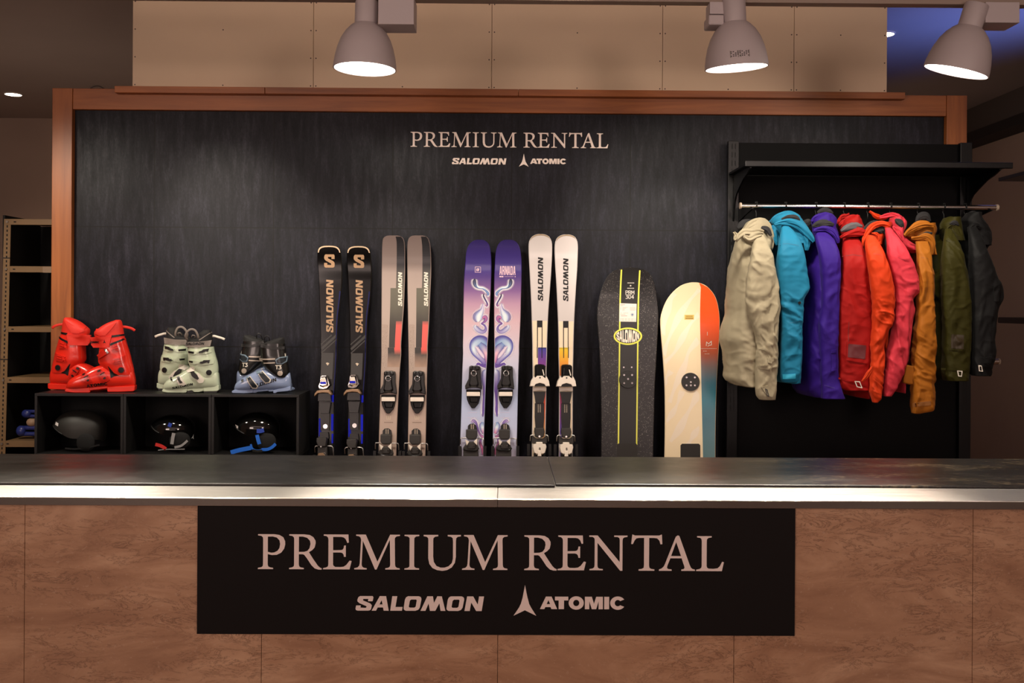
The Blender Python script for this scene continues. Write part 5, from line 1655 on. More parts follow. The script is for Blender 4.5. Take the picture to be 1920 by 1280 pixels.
# ------------------------------------------------------------------ ski boots
RC, WC = crop(85, 585, 8.0), crop(280, 600, 6.4)
ZBT = zb_top + 0.0006
def boot(sp, mirror, xc_place, Yc, label, group, rot, skip=()):
    fr, s = sp['frame'], sp['scale']
    k = F_PX / Yc * s
    sg_ = -1 if mirror else 1
    xc = sp['xc']; yb = sp['yb']; sl = sp.get('slope', 0)
    stretch = 1 / math.cos(rot)
    def U(x, y):
        return (sg_ * (x - xc) / k * stretch, (yb + sl * (x - xc) - y) / k)
    e = empty('ski_boot', (0, 0, 0), label, 'ski boot', group)
    w = at(*fr(xc_place, yb), Yc)
    e.location = (w.x, Yc, ZBT)
    e.rotation_euler = (0, 0, rot * sg_)
    M = sp['mats']
    # lower shell lofted toe to heel
    keys = sorted((x, t, b, h) for x, t, b, h in sp['shell'])
    rings = []
    n = 46
    for i in range(n + 1):
        x = keys[0][0] + (keys[-1][0] - keys[0][0]) * (i / n)
        t, b, h = catmull(keys, x)
        u, zt = U(x, t); _, zb = U(x, b)
        rings.append([(u, py_, pz_) for py_, pz_ in selli(0, (zt + zb) / 2, h, (zt - zb) / 2, 2.7, 30)])
    ms = MB(); ms.loft(rings)
    ms.build('shell', M['shell'], e, smooth=True, angle=50)
    def zloft(rows, name, m, n, expo, hollow=None, m2=None):
        keys = sorted((-y, a, b, h) for y, a, b, h in rows)
        rg = []
        for i in range(n + 1):
            y = keys[0][0] + (keys[-1][0] - keys[0][0]) * i / n
            a, b, h = catmull(keys, y)
            (ua, z), (ub, _) = U(a, -y), U(b, -y)
            rg.append([(qx, qy, z) for qx, qy in selli((ua + ub) / 2, 0, abs(ub - ua) / 2, h, expo, 36)])
        mb = MB()
        if hollow:
            last = rg[-1]
            cx_ = sum(q[0] for q in last) / 36; z = last[0][2]
            rg.append([(cx_ + (q[0] - cx_) * .8, q[1] * .78, z) for q in last])
            rg.append([(cx_ + (q[0] - cx_) * .7, q[1] * .7, z - hollow) for q in last])
        mb.loft(rg)
        o = mb.build(name, m, e, smooth=True, angle=60)
        return mb, o
    mc, cuff = zloft(sp['cuff'], 'cuff', M['cuff'], 30, 2.5)
    ml, liner = zloft(sp['liner'], 'liner', M['liner'], 20, 2.3, .03)
    mso = MB()
    for poly, hw_ in sp['sole']:
        mso.prism([U(*q) for q in poly], -hw_, hw_)
    sole = mso.build('sole', M['sole'], e, bevel=.003)
    if sp.get('pads'):
        mp = MB()
        for poly, hw_ in sp['pads']:
            mp.prism([U(*q) for q in poly], -hw_, hw_)
        mp.build('sole_pad', M['black'], sole, bevel=.001)
    bv = [ms.bvh(), mc.bvh(), ml.bvh()]
    for name, mk, poly, t in sp['parts']:
        if name in skip:
            continue
        mb = MB(); drape(mb, bv, [U(*q) for q in poly], t, miss=-.006)
        mb.build(name, M[mk], e, angle=40)
    for plate, mk, t, ladders, lk in sp['buckles']:
        mb = MB(); drape(mb, bv, [U(*q) for q in plate], t, miss=-.006)
        o = mb.build('buckle', M[mk], e, angle=40)
        if ladders:
            ld = MB()
            for l in ladders:
                drape(ld, bv, [U(*q) for q in l], t + .004, back=-t + .001, miss=-.006)
            ld.build('ladder', M[lk], o, angle=40)
    if sp.get('strap'):
        poly, mk, t = sp['strap']
        mb = MB(); drape(mb, bv, [U(*q) for q in poly], t, .007, miss=-.006, smooth=30)
        so = mb.build('power_strap', M[mk], e, angle=40)
        bvs = [mb.bvh()]
    x, y, r_, mk = sp['pivot']
    u, v = U(x, y)
    mb = MB(); drape(mb, bv, circle(u, v, r_ / k, 20), .004)
    if sp.get('pivot_rim'):
        ri = MB(); drape(ri, bv, circle(u, v, r_ * 1.28 / k, 22), .0025)
        ri.build('pivot_rim', M[sp['pivot_rim']], e, angle=40)
    mb.build('pivot_disc', M[mk], e, angle=40)
    for pts, wd_, mk, yy in sp['loops']:
        P = smooth_path([(U(a, b)[0], yy_, U(a, b)[1]) for (a, b), yy_ in zip(pts, yy)], 18)
        MB().tube(P, wd_ / k / 2, 10, flat=.35).build('pull_loop', M[mk], e, smooth=True)
    for word, W, xs_, ys_, xe_, ye_, h, mk, tgt in sp['texts']:
        if 'text' in skip and not (tgt == 'cuff'):
            continue
        a, b = U(xs_, ys_), U(xe_, ye_)
        if mirror:
            a, b = b, a
        L = math.hypot(b[0] - a[0], b[1] - a[1])
        rot_ = math.atan2(b[1] - a[1], b[0] - a[0])
        hh = h / k
        bb = bvs if tgt == 'strap' else bv
        def f_(uu, vv):
            yv = surf_y(bb, uu, vv)
            if yv is None:
                yv = surf_y(bb, a[0] * .5 + b[0] * .5, a[1] * .5 + b[1] * .5) or -.045
            return (uu, yv - .0012, vv)
        if word == 'T3':
            loops = strokes('T3', a[0], a[1], b[0] - a[0], hh, hh * .26)
        else:
            loops = place(word, a[0], a[1], hh, L / (W * hh), rot_)
        MB().glyphs(loops, f_).build('lettering', M[mk], so if tgt == 'strap' else e)
    return e

# red pair
RED = mat('boot_red', (232, 42, 24), 0.28, coat=0.4)
RED2 = mat('boot_red_liner', (226, 44, 28), 0.55)
RED3 = mat('boot_red_buckle', (206, 36, 24), 0.2, coat=0.5)
BBK = mat('boot_black', (16, 15, 15), 0.4)
red = dict(frame=RC, scale=8.0, xc=840, yb=1203, slope=-.024, mats=dict(shell=RED, cuff=RED, liner=RED2, sole=RED, black=BBK, strap=RED2, buckle=RED3, chrome=CHR),
  shell=[(372,1120,1168,.018),(385,1070,1172,.030),(420,1015,1175,.040),(500,965,1172,.047),(600,915,1164,.049),(700,858,1152,.049),(790,815,1144,.046),(880,790,1138,.043),(980,800,1132,.042),(1080,810,1128,.041),(1180,815,1124,.040),(1260,840,1120,.036),(1300,930,1117,.028),(1312,1000,1112,.015)],
  cuff=[(940,965,1292,.046),(880,900,1290,.0485),(820,842,1278,.050),(760,800,1262,.051),(680,800,1245,.051),(600,806,1224,.051),(520,812,1200,.050),(440,812,1178,.049),(400,815,1170,.047)],
  liner=[(420,765,1166,.047),(350,740,1150,.047),(300,745,1142,.046),(260,790,1138,.044),(205,860,1128,.041),(160,940,1118,.036),(132,1010,1104,.029),(120,1035,1092,.020)],
  sole=[([(362,1172),(380,1150),(700,1132),(706,1200),(690,1206),(480,1210),(368,1198)],.034), ([(690,1130),(940,1108),(940,1142),(820,1160),(690,1178)],.030), ([(930,1118),(1300,1094),(1318,1100),(1314,1168),(1290,1182),(1100,1192),(940,1194)],.034)],
  parts=[('strap_belt','black',[(1000,350),(1148,328),(1162,352),(1005,380)],.003), ('strap_belt','black',[(985,470),(1160,392),(1168,414),(985,505)],.003),
         ('emblem','black',[(950,808),(962,812),(1035,908),(1102,944),(1035,958),(990,986),(984,900)],.0012), ('cuff_lever','buckle',[(785,655),(900,552),(978,602),(820,708)],.016),
         ('cuff_lever','chrome',[(903,556),(935,548),(975,598),(952,622)],.018),
         ('tongue','strap',[(770,260),(900,250),(985,200),(1060,160),(1000,250),(920,350),(830,360),(760,330)],.006)],
  buckles=[([(1000,505),(1135,458),(1122,575),(1015,572)],'buckle',.007,[[(985,550),(1020,530),(1022,560),(990,575)],[(1030,505),(1100,480),(1100,490),(1032,518)],[(1030,540),(1100,520),(1100,530),(1032,552)]],'shell'),
           ([(1020,700),(1190,642),(1170,755),(1050,770)],'buckle',.007,[[(1005,735),(1045,712),(1048,745),(1015,755)],[(1065,690),(1140,672),(1140,683),(1066,703)],[(1065,725),(1140,706),(1140,717),(1066,738)]],'shell'),
           ([(800,880),(850,850),(960,975),(978,1012),(930,1042),(880,1020)],'buckle',.008,[[(808,872),(848,856),(856,880),(818,895)],[(845,930),(905,890),(912,900),(850,940)],[(890,985),(915,965),(930,985),(900,1002)]],'black'),
           ([(580,950),(640,905),(700,955),(742,1048),(680,1066),(620,1020)],'buckle',.008,[[(600,930),(635,910),(642,930),(610,948)],[(630,975),(690,940),(696,950),(636,986)],[(670,1018),(695,1000),(708,1020),(682,1036)]],'black')],
  strap=([(690,388),(1000,368),(965,530),(735,542),(705,500)],'strap',.008), pivot=(1135,862,42,'black'), pivot_rim='buckle',
  loops=[([(1095,222),(1150,222),(1215,232),(1265,250),(1300,276)],40,'liner',[0,-.004,-.006,-.006,-.004])],
  texts=[(BOLD_WORD,BOLD_W,660,1132,948,1090,44,'black','shell'), (BOLD_WORD[2:],BOLD_W,628,478,830,472,30,'black','strap'), (EMBLEM,.74,906,468,950,466,56,'black','strap')])
boot(red, True, 552, 4.91, 'red ski boot pointing right, behind the other red boot', 'red ski boots', R(4), ('cuff_lever', 'text'))
boot(red, False, 840, 4.79, 'red ski boot pointing left, in front of its pair', 'red ski boots', R(12))

# pale green pair
PGR = mat('boot_pale_green', (198, 210, 182), 0.32, coat=0.3)
PWH = mat('boot_offwhite', (226, 218, 204), 0.35, coat=0.3)
GST = mat('boot_strap_grey', (128, 118, 110), 0.6)
LBK = mat('boot_liner_black', (22, 21, 21), 0.8)
green = dict(frame=WC, scale=6.4, xc=505, yb=868, slope=0.0, mats=dict(shell=PGR, cuff=PGR, liner=LBK, sole=PGR, black=BBK, strap=GST, buckle=PGR, white=PWH, chrome=CHR),
  shell=[(182,800,838,.018),(195,765,840,.030),(235,715,842,.040),(300,680,840,.046),(380,640,838,.048),(450,595,836,.048),(520,555,834,.046),(600,560,832,.044),(680,575,830,.043),(760,590,828,.042),(810,620,826,.036),(825,700,824,.026),(829,760,822,.015)],
  cuff=[(672,600,800,.046),(620,548,812,.0485),(560,492,812,.050),(500,470,802,.051),(430,465,782,.051),(370,462,767,.050),(318,462,758,.048)],
  liner=[(330,455,756,.046),(270,445,748,.046),(240,462,746,.045),(205,540,742,.041),(150,600,738,.036),(118,640,722,.026)],
  sole=[([(182,838),(200,820),(470,812),(462,860),(440,864),(250,862),(190,852)],.034), ([(460,815),(665,812),(662,842),(600,858),(545,858),(522,836),(470,846)],.030), ([(650,812),(830,778),(832,832),(810,848),(655,850)],.034)],
  pads=[([(655,850.5),(812,848.5),(810,868),(660,868)],.033), ([(225,862.5),(440,864.5),(436,868),(230,868)],.033), ([(462,846),(520,838),(545,868),(470,868)],.028)],
  parts=[('catch_strap','buckle',[(466,352),(562,362),(590,372),(585,398),(556,408),(468,402)],.004), ('catch_strap','buckle',[(476,472),(562,478),(610,488),(606,512),(556,524),(480,514)],.004),
         ('catch_window','black',[(478,366),(552,374),(548,398),(480,392)],.0052), ('catch_window','black',[(488,482),(540,486),(536,508),(490,502)],.0052),
         ('toe_hook','black',[(268,680),(292,684),(308,712),(290,716)],.005), ('hook_plate','buckle',[(300,688),(345,676),(352,716),(318,734)],.004),
         ('instep_strap','white',[(455,596),(500,560),(545,552),(560,600),(510,612),(480,622)],.004),
         ('liner_piping','strap',[(600,236),(735,140),(742,148),(612,240)],.002)],
  buckles=[([(600,372),(640,345),(757,316),(746,382),(690,398),(608,398)],'buckle',.006,[[(605,392),(612,370),(640,362),(660,346),(722,336),(712,372),(690,368),(650,386)]],'black'),
           ([(618,495),(640,468),(790,448),(772,518),(650,532)],'buckle',.006,[[(620,512),(628,490),(650,488),(665,474),(735,472),(725,512),(700,500),(650,516)]],'black'),
           ([(560,650),(600,625),(672,708),(655,742),(612,750),(570,700)],'white',.007,[[(510,612),(545,604),(590,650),(610,692),(596,706),(560,690),(530,660)]],'black'),
           ([(345,668),(400,658),(466,760),(440,776),(380,766)],'white',.007,[[(356,672),(386,664),(398,700),(428,738),(400,748),(380,720)]],'black')],
  strap=([(440,262),(600,258),(746,238),(730,312),(600,320),(450,320)],'strap',.006), pivot=(722,622,32,'black'), pivot_rim=None,
  loops=[([(730,196),(765,192),(810,204),(850,216),(885,232)],28,'white',[0,-.004,-.006,-.006,-.004]), ([(470,240),(450,190),(480,130),(525,108),(570,130),(596,200),(580,240)],26,'strap',[-.03,-.045,-.05,-.05,-.05,-.045,-.03]),
         ([(520,205),(530,180),(560,185),(555,210)],12,'strap',[-.04,-.05,-.05,-.04])],
  texts=[(SLANT_WORD,SLANT_W,306,822,542,772,28,'black','shell'), (SLANT_WORD,SLANT_W,452,300,668,292,32,'black','strap')])
boot(green, True, 440, 4.912, 'pale green ski boot pointing right, behind its pair', 'pale green ski boots', R(4), ('text',))
boot(green, False, 505, 4.785, 'pale green ski boot pointing left, with grey strap', 'pale green ski boots', R(8))

# black and grey blue pair
GBL = mat('boot_grey_blue', (136, 152, 186), 0.25, coat=0.4)
SIL = mat('boot_silver', (196, 182, 168), 0.3, 0.3)
DKB = mat('boot_dark_buckle', (34, 40, 46), 0.3)
LGR = mat('boot_outline_grey', (120, 140, 156), 0.4)
BGL = mat('boot_black_gloss', (20, 19, 18), 0.28, coat=0.3)
blue = dict(frame=WC, scale=6.4, xc=1355, yb=872, slope=0.0, mats=dict(shell=GBL, cuff=BGL, liner=LBK, sole=GBL, black=BBK, strap=BBK, buckle=DKB, white=PWH, outline=LGR, silver=SIL, chrome=CHR),
  shell=[(1038,790,842,.018),(1052,755,844,.032),(1110,700,844,.042),(1180,660,842,.046),(1260,620,840,.048),(1340,590,838,.047),(1390,586,836,.046),(1450,600,834,.044),(1530,645,832,.043),(1600,655,830,.042),(1660,628,828,.036),(1685,650,826,.025),(1692,720,824,.015)],
  cuff=[(680,1520,1640,.047),(640,1448,1668,.050),(580,1385,1668,.051),(520,1348,1658,.052),(450,1336,1645,.052),(380,1330,1632,.050),(320,1330,1622,.048),(280,1340,1618,.046)],
  liner=[(290,1345,1615,.045),(250,1425,1612,.042),(225,1505,1608,.037),(208,1550,1600,.027)],
  sole=[([(1012,842),(1050,824),(1262,828),(1256,864),(1150,870),(1018,866)],.034), ([(1250,832),(1495,826),(1492,850),(1440,852),(1420,836),(1320,842),(1290,866),(1255,866)],.030), ([(1485,832),(1690,788),(1692,832),(1660,846),(1540,856),(1512,870),(1490,870)],.034)],
  parts=[('wire_bar','silver',[(1325,458),(1510,452),(1512,466),(1330,474)],.005), ('wire_bar','silver',[(1375,505),(1510,498),(1512,510),(1380,517)],.005), ('catch_plate','silver',[(1318,456),(1362,452),(1366,490),(1325,492)],.006),
         ('toe_hook','black',[(1120,706),(1148,698),(1150,728),(1128,734)],.005), ('hook_plate','outline',[(1165,668),(1192,655),(1200,685),(1178,694)],.005), ('hook_plate','outline',[(1285,612),(1330,595),(1340,620),(1300,634)],.005),
         ('size_tag','white',[(1618,395),(1630,393),(1634,440),(1622,442)],.001)],
  buckles=[([(1516,470),(1560,438),(1652,428),(1646,492),(1590,524),(1530,518)],'outline',.005,[[(1528,476),(1565,448),(1640,440),(1634,484),(1588,512),(1540,506)]],'buckle'),
           ([(1318,640),(1365,598),(1468,704),(1455,738),(1402,752),(1352,694)],'white',.006,[[(1325,632),(1362,606),(1454,704),(1444,728),(1406,738),(1362,690)]],'buckle'),
           ([(1188,692),(1226,662),(1322,782),(1302,816),(1252,812),(1200,732)],'white',.006,[[(1196,686),(1224,670),(1308,782),(1292,802),(1256,796),(1212,730)]],'buckle')],
  strap=([(1345,272),(1480,320),(1618,310),(1618,345),(1480,352),(1340,322)],'strap',.003), pivot=(1570,630,31,'silver'), pivot_rim=None,
  loops=[([(1375,262),(1388,205),(1412,186),(1438,210),(1442,268)],11,'black',[-.02,-.03,-.03,-.03,-.02])],
  texts=[(SLANT_WORD,SLANT_W,1228,818,1534,722,42,'black','shell'), ('T3',2,1520,578,1592,578,40,'white','cuff')])
boot(blue, True, 1388, 4.912, 'black and grey blue ski boot pointing right, behind its pair', 'black and grey blue ski boots', R(4), ('text',))
boot(blue, False, 1355, 4.785, 'black and grey blue ski boot pointing left, in front of its pair', 'black and grey blue ski boots', R(8))
# ------------------------------------------------------------------ hangers and jackets on the rail
HANG = mat('hanger_black', (7, 7, 7), 0.45, spec=0.3)
def hanger(px, label):
    x = ax(px, YR, 383)
    e = empty('coat_hanger', (0, 0, 0), label, 'hanger', 'black hangers on the rail')
    zc = zr
    pts = []
    for k in range(15):
        a = R(200 - 250 * k / 14)
        pts.append((x, YR + 0.0155 * math.cos(a) * 1.0, zc + 0.0155 * math.sin(a) + .0005))
    pts = [p for p in pts]
    pts += [(x, YR + .012, zc - .024), (x, YR, zc - .034), (x, YR, zc - .075)]
    MB().tube(pts, 0.0028, 10).build('hook', HANG, e, smooth=True)
    MB().box(x - .006, x + .006, YR - .006, YR + .006, zc + .0125, zc + .0195).build('size_marker', HANG, e, bevel=.001)
    MB().tube(smooth_path([(x, YR - .07, zc - .135), (x, YR - .04, zc - .105), (x, YR, zc - .078), (x, YR + .05, zc - .105), (x, YR + .10, zc - .145)], 24), .006, 12).build('shoulder_bar', HANG, e, smooth=True)
    settle(e)

YSL = 4.47
def fold(p, seed, amp):
    """height of the cloth at p: long hanging folds, crumpled facets with sharp ridges, fine creases"""
    x, y, z = p
    s = Vector((seed * 3.7, seed * 1.9, seed * 5.3))
    w = noise.noise(Vector((x * 5, y * 5, z * 4)) + s)
    w2 = noise.noise(Vector((x * 6, y * 6, z * 5)) + s * 1.7)
    long_ = noise.noise(Vector((x * 17 + z * 4 * w + w * 1.5, y * 12, z * 2.2)) + s)
    q = Vector((x * 13 + z * 5 + w * 1.6, y * 9, z * 7.5 - x * 5 + w2 * 1.4)) + s
    d = noise.voronoi(q)[0]
    fac = (d[1] - d[0])
    q2 = Vector((x * 24 - z * 12 + w2 * 2.2, y * 15, z * 15 + x * 10 + w * 2)) + s * 2
    d2 = noise.voronoi(q2)[0]
    gate = max(0.0, min(1.0, .5 + 1.3 * w2))
    rid = max(1 - abs(noise.noise(Vector((x * 11 + z * 9 + w * 2, y * 8, z * 9 - x * 9)) + s)) * 3.2, 0) ** 2
    drp = max(1 - abs(noise.noise(Vector((x * 15 + z * 3 + w * 1.3, y * 9, z * 2.4)) + s * 3)) * 3.0, 0) ** 1.5
    q3 = Vector((x * 19 + z * 16 + w * 2.6, y * 12, z * 6 - x * 9 + w2 * 2)) + s * 4
    d3 = noise.voronoi(q3)[0]
    g3 = max(0.0, min(1.0, .45 - 1.4 * w2))
    return amp * (0.36 * long_ - 0.80 * (min(fac, .8) - .3) - 0.50 * gate * (min(d2[1] - d2[0], .6) - .25) - 0.55 * g3 * (min(d3[1] - d3[0], .7) - .3) + .30 * (rid - .2) + .50 * (drp - .25))
def tube_rows(fr, rows, Y, depth_fn, seed, amp, n=70, N=40, expo=2.2, ycen=None, amp_fn=None):
    """rows of (crop y, left, right) turned into a closed, creased cloth tube"""
    keys = sorted(rows)
    rings = []
    for i in range(n + 1):
        y = keys[0][0] + (keys[-1][0] - keys[0][0]) * i / n
        a, b = catmull(keys, y)
        t = i / n
        (pa, py_), (pb, _) = fr(a, y), fr(b, y)
        P, Q = at(pa, py_, Y), at(pb, py_, Y)
        cx, rx = (P.x + Q.x) / 2, max((Q.x - P.x) / 2, .004)
        yc = ycen(t) if ycen else Y
        ry = depth_fn(t, rx)
        ring = []
        am = amp * (amp_fn(t) if amp_fn else 1.0)
        for qx, qy in selli(cx, yc, rx, ry, expo, N):
            d = Vector((qx - cx, qy - yc, 0))
            L = d.length or 1e-6
            side = abs(d.x) / max(rx, 1e-6)
            f = fold((qx, qy, P.z), seed, am) * (1 - .65 * side ** 3)
            d = d / L
            ring.append((qx + d.x * f, qy + d.y * f, P.z + (Q.z - P.z) * (qx - P.x) / max(Q.x - P.x, 1e-6)))
        rings.append(ring)
    mb = MB()
    # close the ends with a drawn-in ring
    def close(r, k):
        cx = sum(q[0] for q in r) / N; cy = sum(q[1] for q in r) / N; cz = sum(q[2] for q in r) / N
        return [(cx + (q[0] - cx) * k, cy + (q[1] - cy) * k, cz + (q[2] - cz)) for q in r]
    e0 = close(rings[0], .3)
    e1 = [(q[0], q[1], q[2] + .012) for q in close(rings[-1], .8)]
    mb.loft([e0] + rings + [e1])
    return mb
def roll(fr, pts, seed, Y, flat=0.8, amp=.006, n=56, N=36, ys=None):
    flat *= .8
    """a rolled or bunched piece of cloth along a path of (x, y, width) crop points"""
    P = []
    for i_, (x, y, w) in enumerate(pts):
        q = at(*fr(x, y), Y + (ys[i_] if ys else 0))
        P.append((q.x, q.y, q.z, w))
    P = smooth_path(P, n)
    rings = []
    for j, (x, y, z, w) in enumerate(P):
        a, b = P[max(j - 1, 0)], P[min(j + 1, n - 1)]
        d = Vector((b[0] - a[0], b[1] - a[1], b[2] - a[2])).normalized()
        f0 = Vector((0, -1, 0)); f0 = (f0 - d * f0.dot(d)).normalized()
        s0 = d.cross(f0)
        u_ = j / (n - 1)
        r = w / 2 * max(.15, math.sin(math.pi * min(max(u_ * .92 + .04, 0), 1)) ** .5)
        ring = []
        for k in range(N):
            t = 2 * math.pi * k / N
            v = f0 * math.cos(t) * r * flat + s0 * math.sin(t) * r
            p = Vector((x, y, z)) + v
            f = amp * 1.5 * noise.noise(Vector((math.cos(t) * 2.2 + seed * 2.3, math.sin(t) * 2.2, u_ * 2.6 + seed))) + .35 * fold(tuple(p), seed + 11, amp)
            ring.append(tuple(p + v.normalized() * f))
        rings.append(ring)
    return MB().loft(rings)

def cloth(name, rgb, rough=0.62):
    k = NT(name)
    n = k.noise(k.coords(), 9, 5)
    c = tuple(lin(rgb))
    k.link(k.ramp(n, [(0.3, tuple(x * .93 for x in c)), (0.7, tuple(min(1, x * 1.05) for x in c))]), k.b.inputs['Base Color'])
    k.bump(k.noise(k.coords(), 900, 2), 0.12, 0.001)
    return k.set(Roughness=rough, Sheen_Weight=0.03, Specular_IOR_Level=0.18)
LINING = mat('dark_lining', (30, 29, 31), 0.85)
GREYL = mat('grey_lining', (84, 80, 84), 0.85)
PATCHW = mat('patch_white', (226, 218, 206), 0.5)
WINDOW = mat('pass_window', (96, 34, 38), 0.38, spec=0.3)
def jacket(label, col, fr, s, seed, sleeve, torso, hoods, linings=(), parts=(), yo=0.0, amp=.011, tor_amp=.016, lining_m=None, sleeve_d=.040, drift=0.0, tdep=.19, hood=None):
    e = empty('ski_jacket', (0, 0, 0), label, 'jacket', 'jackets on the clothes rail')
    Ys = YSL + yo
    ma = col
    K = F_PX / YR * s
    ts = tube_rows(fr, sleeve, Ys, lambda t, rx: min(sleeve_d, rx * .62 + .012) * (0.55 + .45 * min(1, t * 5)), seed, amp * 1.2, 190, 84, 3.0,
                   lambda t: Ys + .055 * (1 - min(1, t * 5)) ** 2, lambda t: .5 + .5 * min(1, t * 3) + .35 * math.exp(-((t - .55) / .16) ** 2))
    so = ts.build('sleeve', ma, e, smooth=True)
    bv = [ts.bvh()]
    if torso:
        tt = tube_rows(fr, torso, YR - .10, lambda t, rx: .05 + (tdep - .05) * min(1, t * 4.5), seed + 5, tor_amp, 130, 72, 2.0,
                       lambda t: YR + .005, lambda t: .7 + .5 * t)
        tt.build('torso', ma, e, smooth=True)
        bv.append(tt.bvh())
    if hood:
        hm = tube_rows(fr, hood, 4.60, lambda t, rx: .055 + .02 * t, seed + 21, .010, 60, 48, 2.2)
        hm.build('hood', ma, e, smooth=True)
    for h in hoods:
        pts, Y, fl = h[0], h[1], h[2]
        roll(fr, [(x, y, w / K * .76) for x, y, w in pts], seed, Y + (.02 if Y < 4.52 else 0), fl).build('hood', ma, e, smooth=True)
    for h in linings:
        pts, Y, fl = h[0], h[1], h[2]
        roll(fr, [(x, y, w / K) for x, y, w in pts], seed, Y, fl, .003).build('collar_lining', lining_m or LINING, e, smooth=True)
    for name, m, poly, t in parts:
        if name == 'hem_corner':
            q = [at(*fr(x, y), Ys + t) for x, y in poly]
            MB().prism([(p.x, p.z) for p in q], Ys + t, Ys + t + .03).build(name, m or ma, e, bevel=.006)
            continue
        if name == 'hanging_strap':
            roll(fr, [(x, y, w / K) for x, y, w in poly], seed, Ys + t, .3, .002).build(name, m or ma, e, smooth=True)
            continue
        q = [at(*fr(x, y), Ys - .06) for x, y in poly]
        q = [(p.x, p.z) for p in q]
        mb = MB()
        if name in ('logo_patch', 'stitch_line'):
            w_ = 5.5 / 3.4 / 400 * (1.0 if name == 'logo_patch' else .8)
            for quad in (ribbon(q + [q[0]], w_) if name == 'logo_patch' else ribbon(q, w_)):
                drape(mb, bv, quad[0], t, .012, -t + .0003, minhit=.7)
        else:
            drape(mb, bv, q, t, .010, .002, minhit=.7)
        if mb.v:
            mb.build(name, m or ma, e, angle=40)
    settle(e)
    return e
J1, J2, J3, J4 = crop(1360, 400, 3.5556), crop(1440, 390, 3.46), crop(1560, 390, 3.37), crop(1690, 390, 3.2)
for px, lab in ((1418, 'leftmost hanger on the rail, hook above the beige jacket'), (1473, 'hanger hook above the turquoise jacket'), (1530, 'hanger hook above the violet jacket'), (1583, 'hanger hook above the dark red jacket'),
                (1627, 'hanger hook above the orange jacket'), (1670, 'hanger hook above the coral pink jacket'), (1722, 'hanger hook above the mustard jacket'), (1770, 'hanger hook above the olive jacket'), (1810, 'last hanger on the right, hook above the black jacket')):
    hanger(px, lab)

beige = cloth('cloth_beige', (153, 143, 119))
jacket('beige jacket with buttoned front, leftmost on the rail', beige, J1, 3.5556, 1,
  [(112,212,252),(150,205,272),(190,196,288),(250,180,306),(350,158,326),(450,142,342),(560,131,351),(650,150,356),(720,175,347),(800,200,346),(860,212,344),(950,208,344),(1050,205,341),(1150,204,336),(1210,206,334),(1240,225,333)],
  [(118,140,255),(160,112,262),(200,100,270),(300,80,285),(400,64,300),(500,57,305),(600,50,305),(680,44,300),(740,24,290),(800,12,280),(850,9,270),(910,28,265),(1000,38,260),(1060,38,250),(1110,36,235),(1150,85,222)],
  [([(70,185,40),(95,150,50),(130,128,58),(175,128,62),(220,122,56),(255,128,40)],4.48,.7), ([(128,112,46),(165,82,66),(205,60,72),(250,62,66),(290,95,50),(306,150,44),(304,210,40),(294,250,26)],4.56,.8), ([(120,150,40),(160,170,50),(200,150,60),(240,140,50)],4.47,.6), ([(66,180,34),(72,150,30),(60,122,10)],4.45,.5)],
  [([(240,92,30),(280,110,34),(304,150,24)],4.53,.6), ([(80,100,50),(130,70,60),(180,50,40)],4.66,.8)],
  [('pocket_flap',None,[(84,372),(90,396),(130,410),(142,398),(150,350),(128,362)],.003), ('button',mat('button_brown',(70,54,42),.4),circle(110,391,8,12),.006), ('button',mat('button_brown',(70,54,42),.4),circle(112,240,9,12),.006), ('button',mat('button_brown',(70,54,42),.4),circle(80,182,8,12),.022),
   ('cuff_pocket',None,[(240,905),(262,905),(285,930),(300,975),(296,1030),(236,1035)],.004), ('cuff_strap',None,[(285,965),(332,958),(332,985),(318,990),(318,1002),(290,995)],.007), ('cuff_strap',None,[(238,1010),(300,1010),(318,1030),(310,1045),(240,1038)],.006),
   ('cuff_strap',None,[(236,905),(262,890),(300,915),(310,960),(298,965),(285,930),(262,912)],.006),
   ('cuff_tab',None,[(248,1160),(290,1150),(330,1200),(322,1228),(285,1215)],.005), ('logo_patch',mat('patch_dark',(40,36,32),.5),[(275,1172),(286,1178),(296,1222),(284,1214)],.0062),
   ('stitch_line',mat('seam_beige',(150,138,112),.7),[(215,248),(250,238),(300,255)],.0008), ('stitch_line',mat('seam_beige',(150,138,112),.7),[(160,300),(180,220),(190,160)],.001)], hood=[(38,185,255),(60,148,284),(90,125,300),(120,108,308),(160,115,310),(200,150,310),(240,190,304)], amp=.013)
blu = cloth('cloth_turquoise', (24, 113, 148))
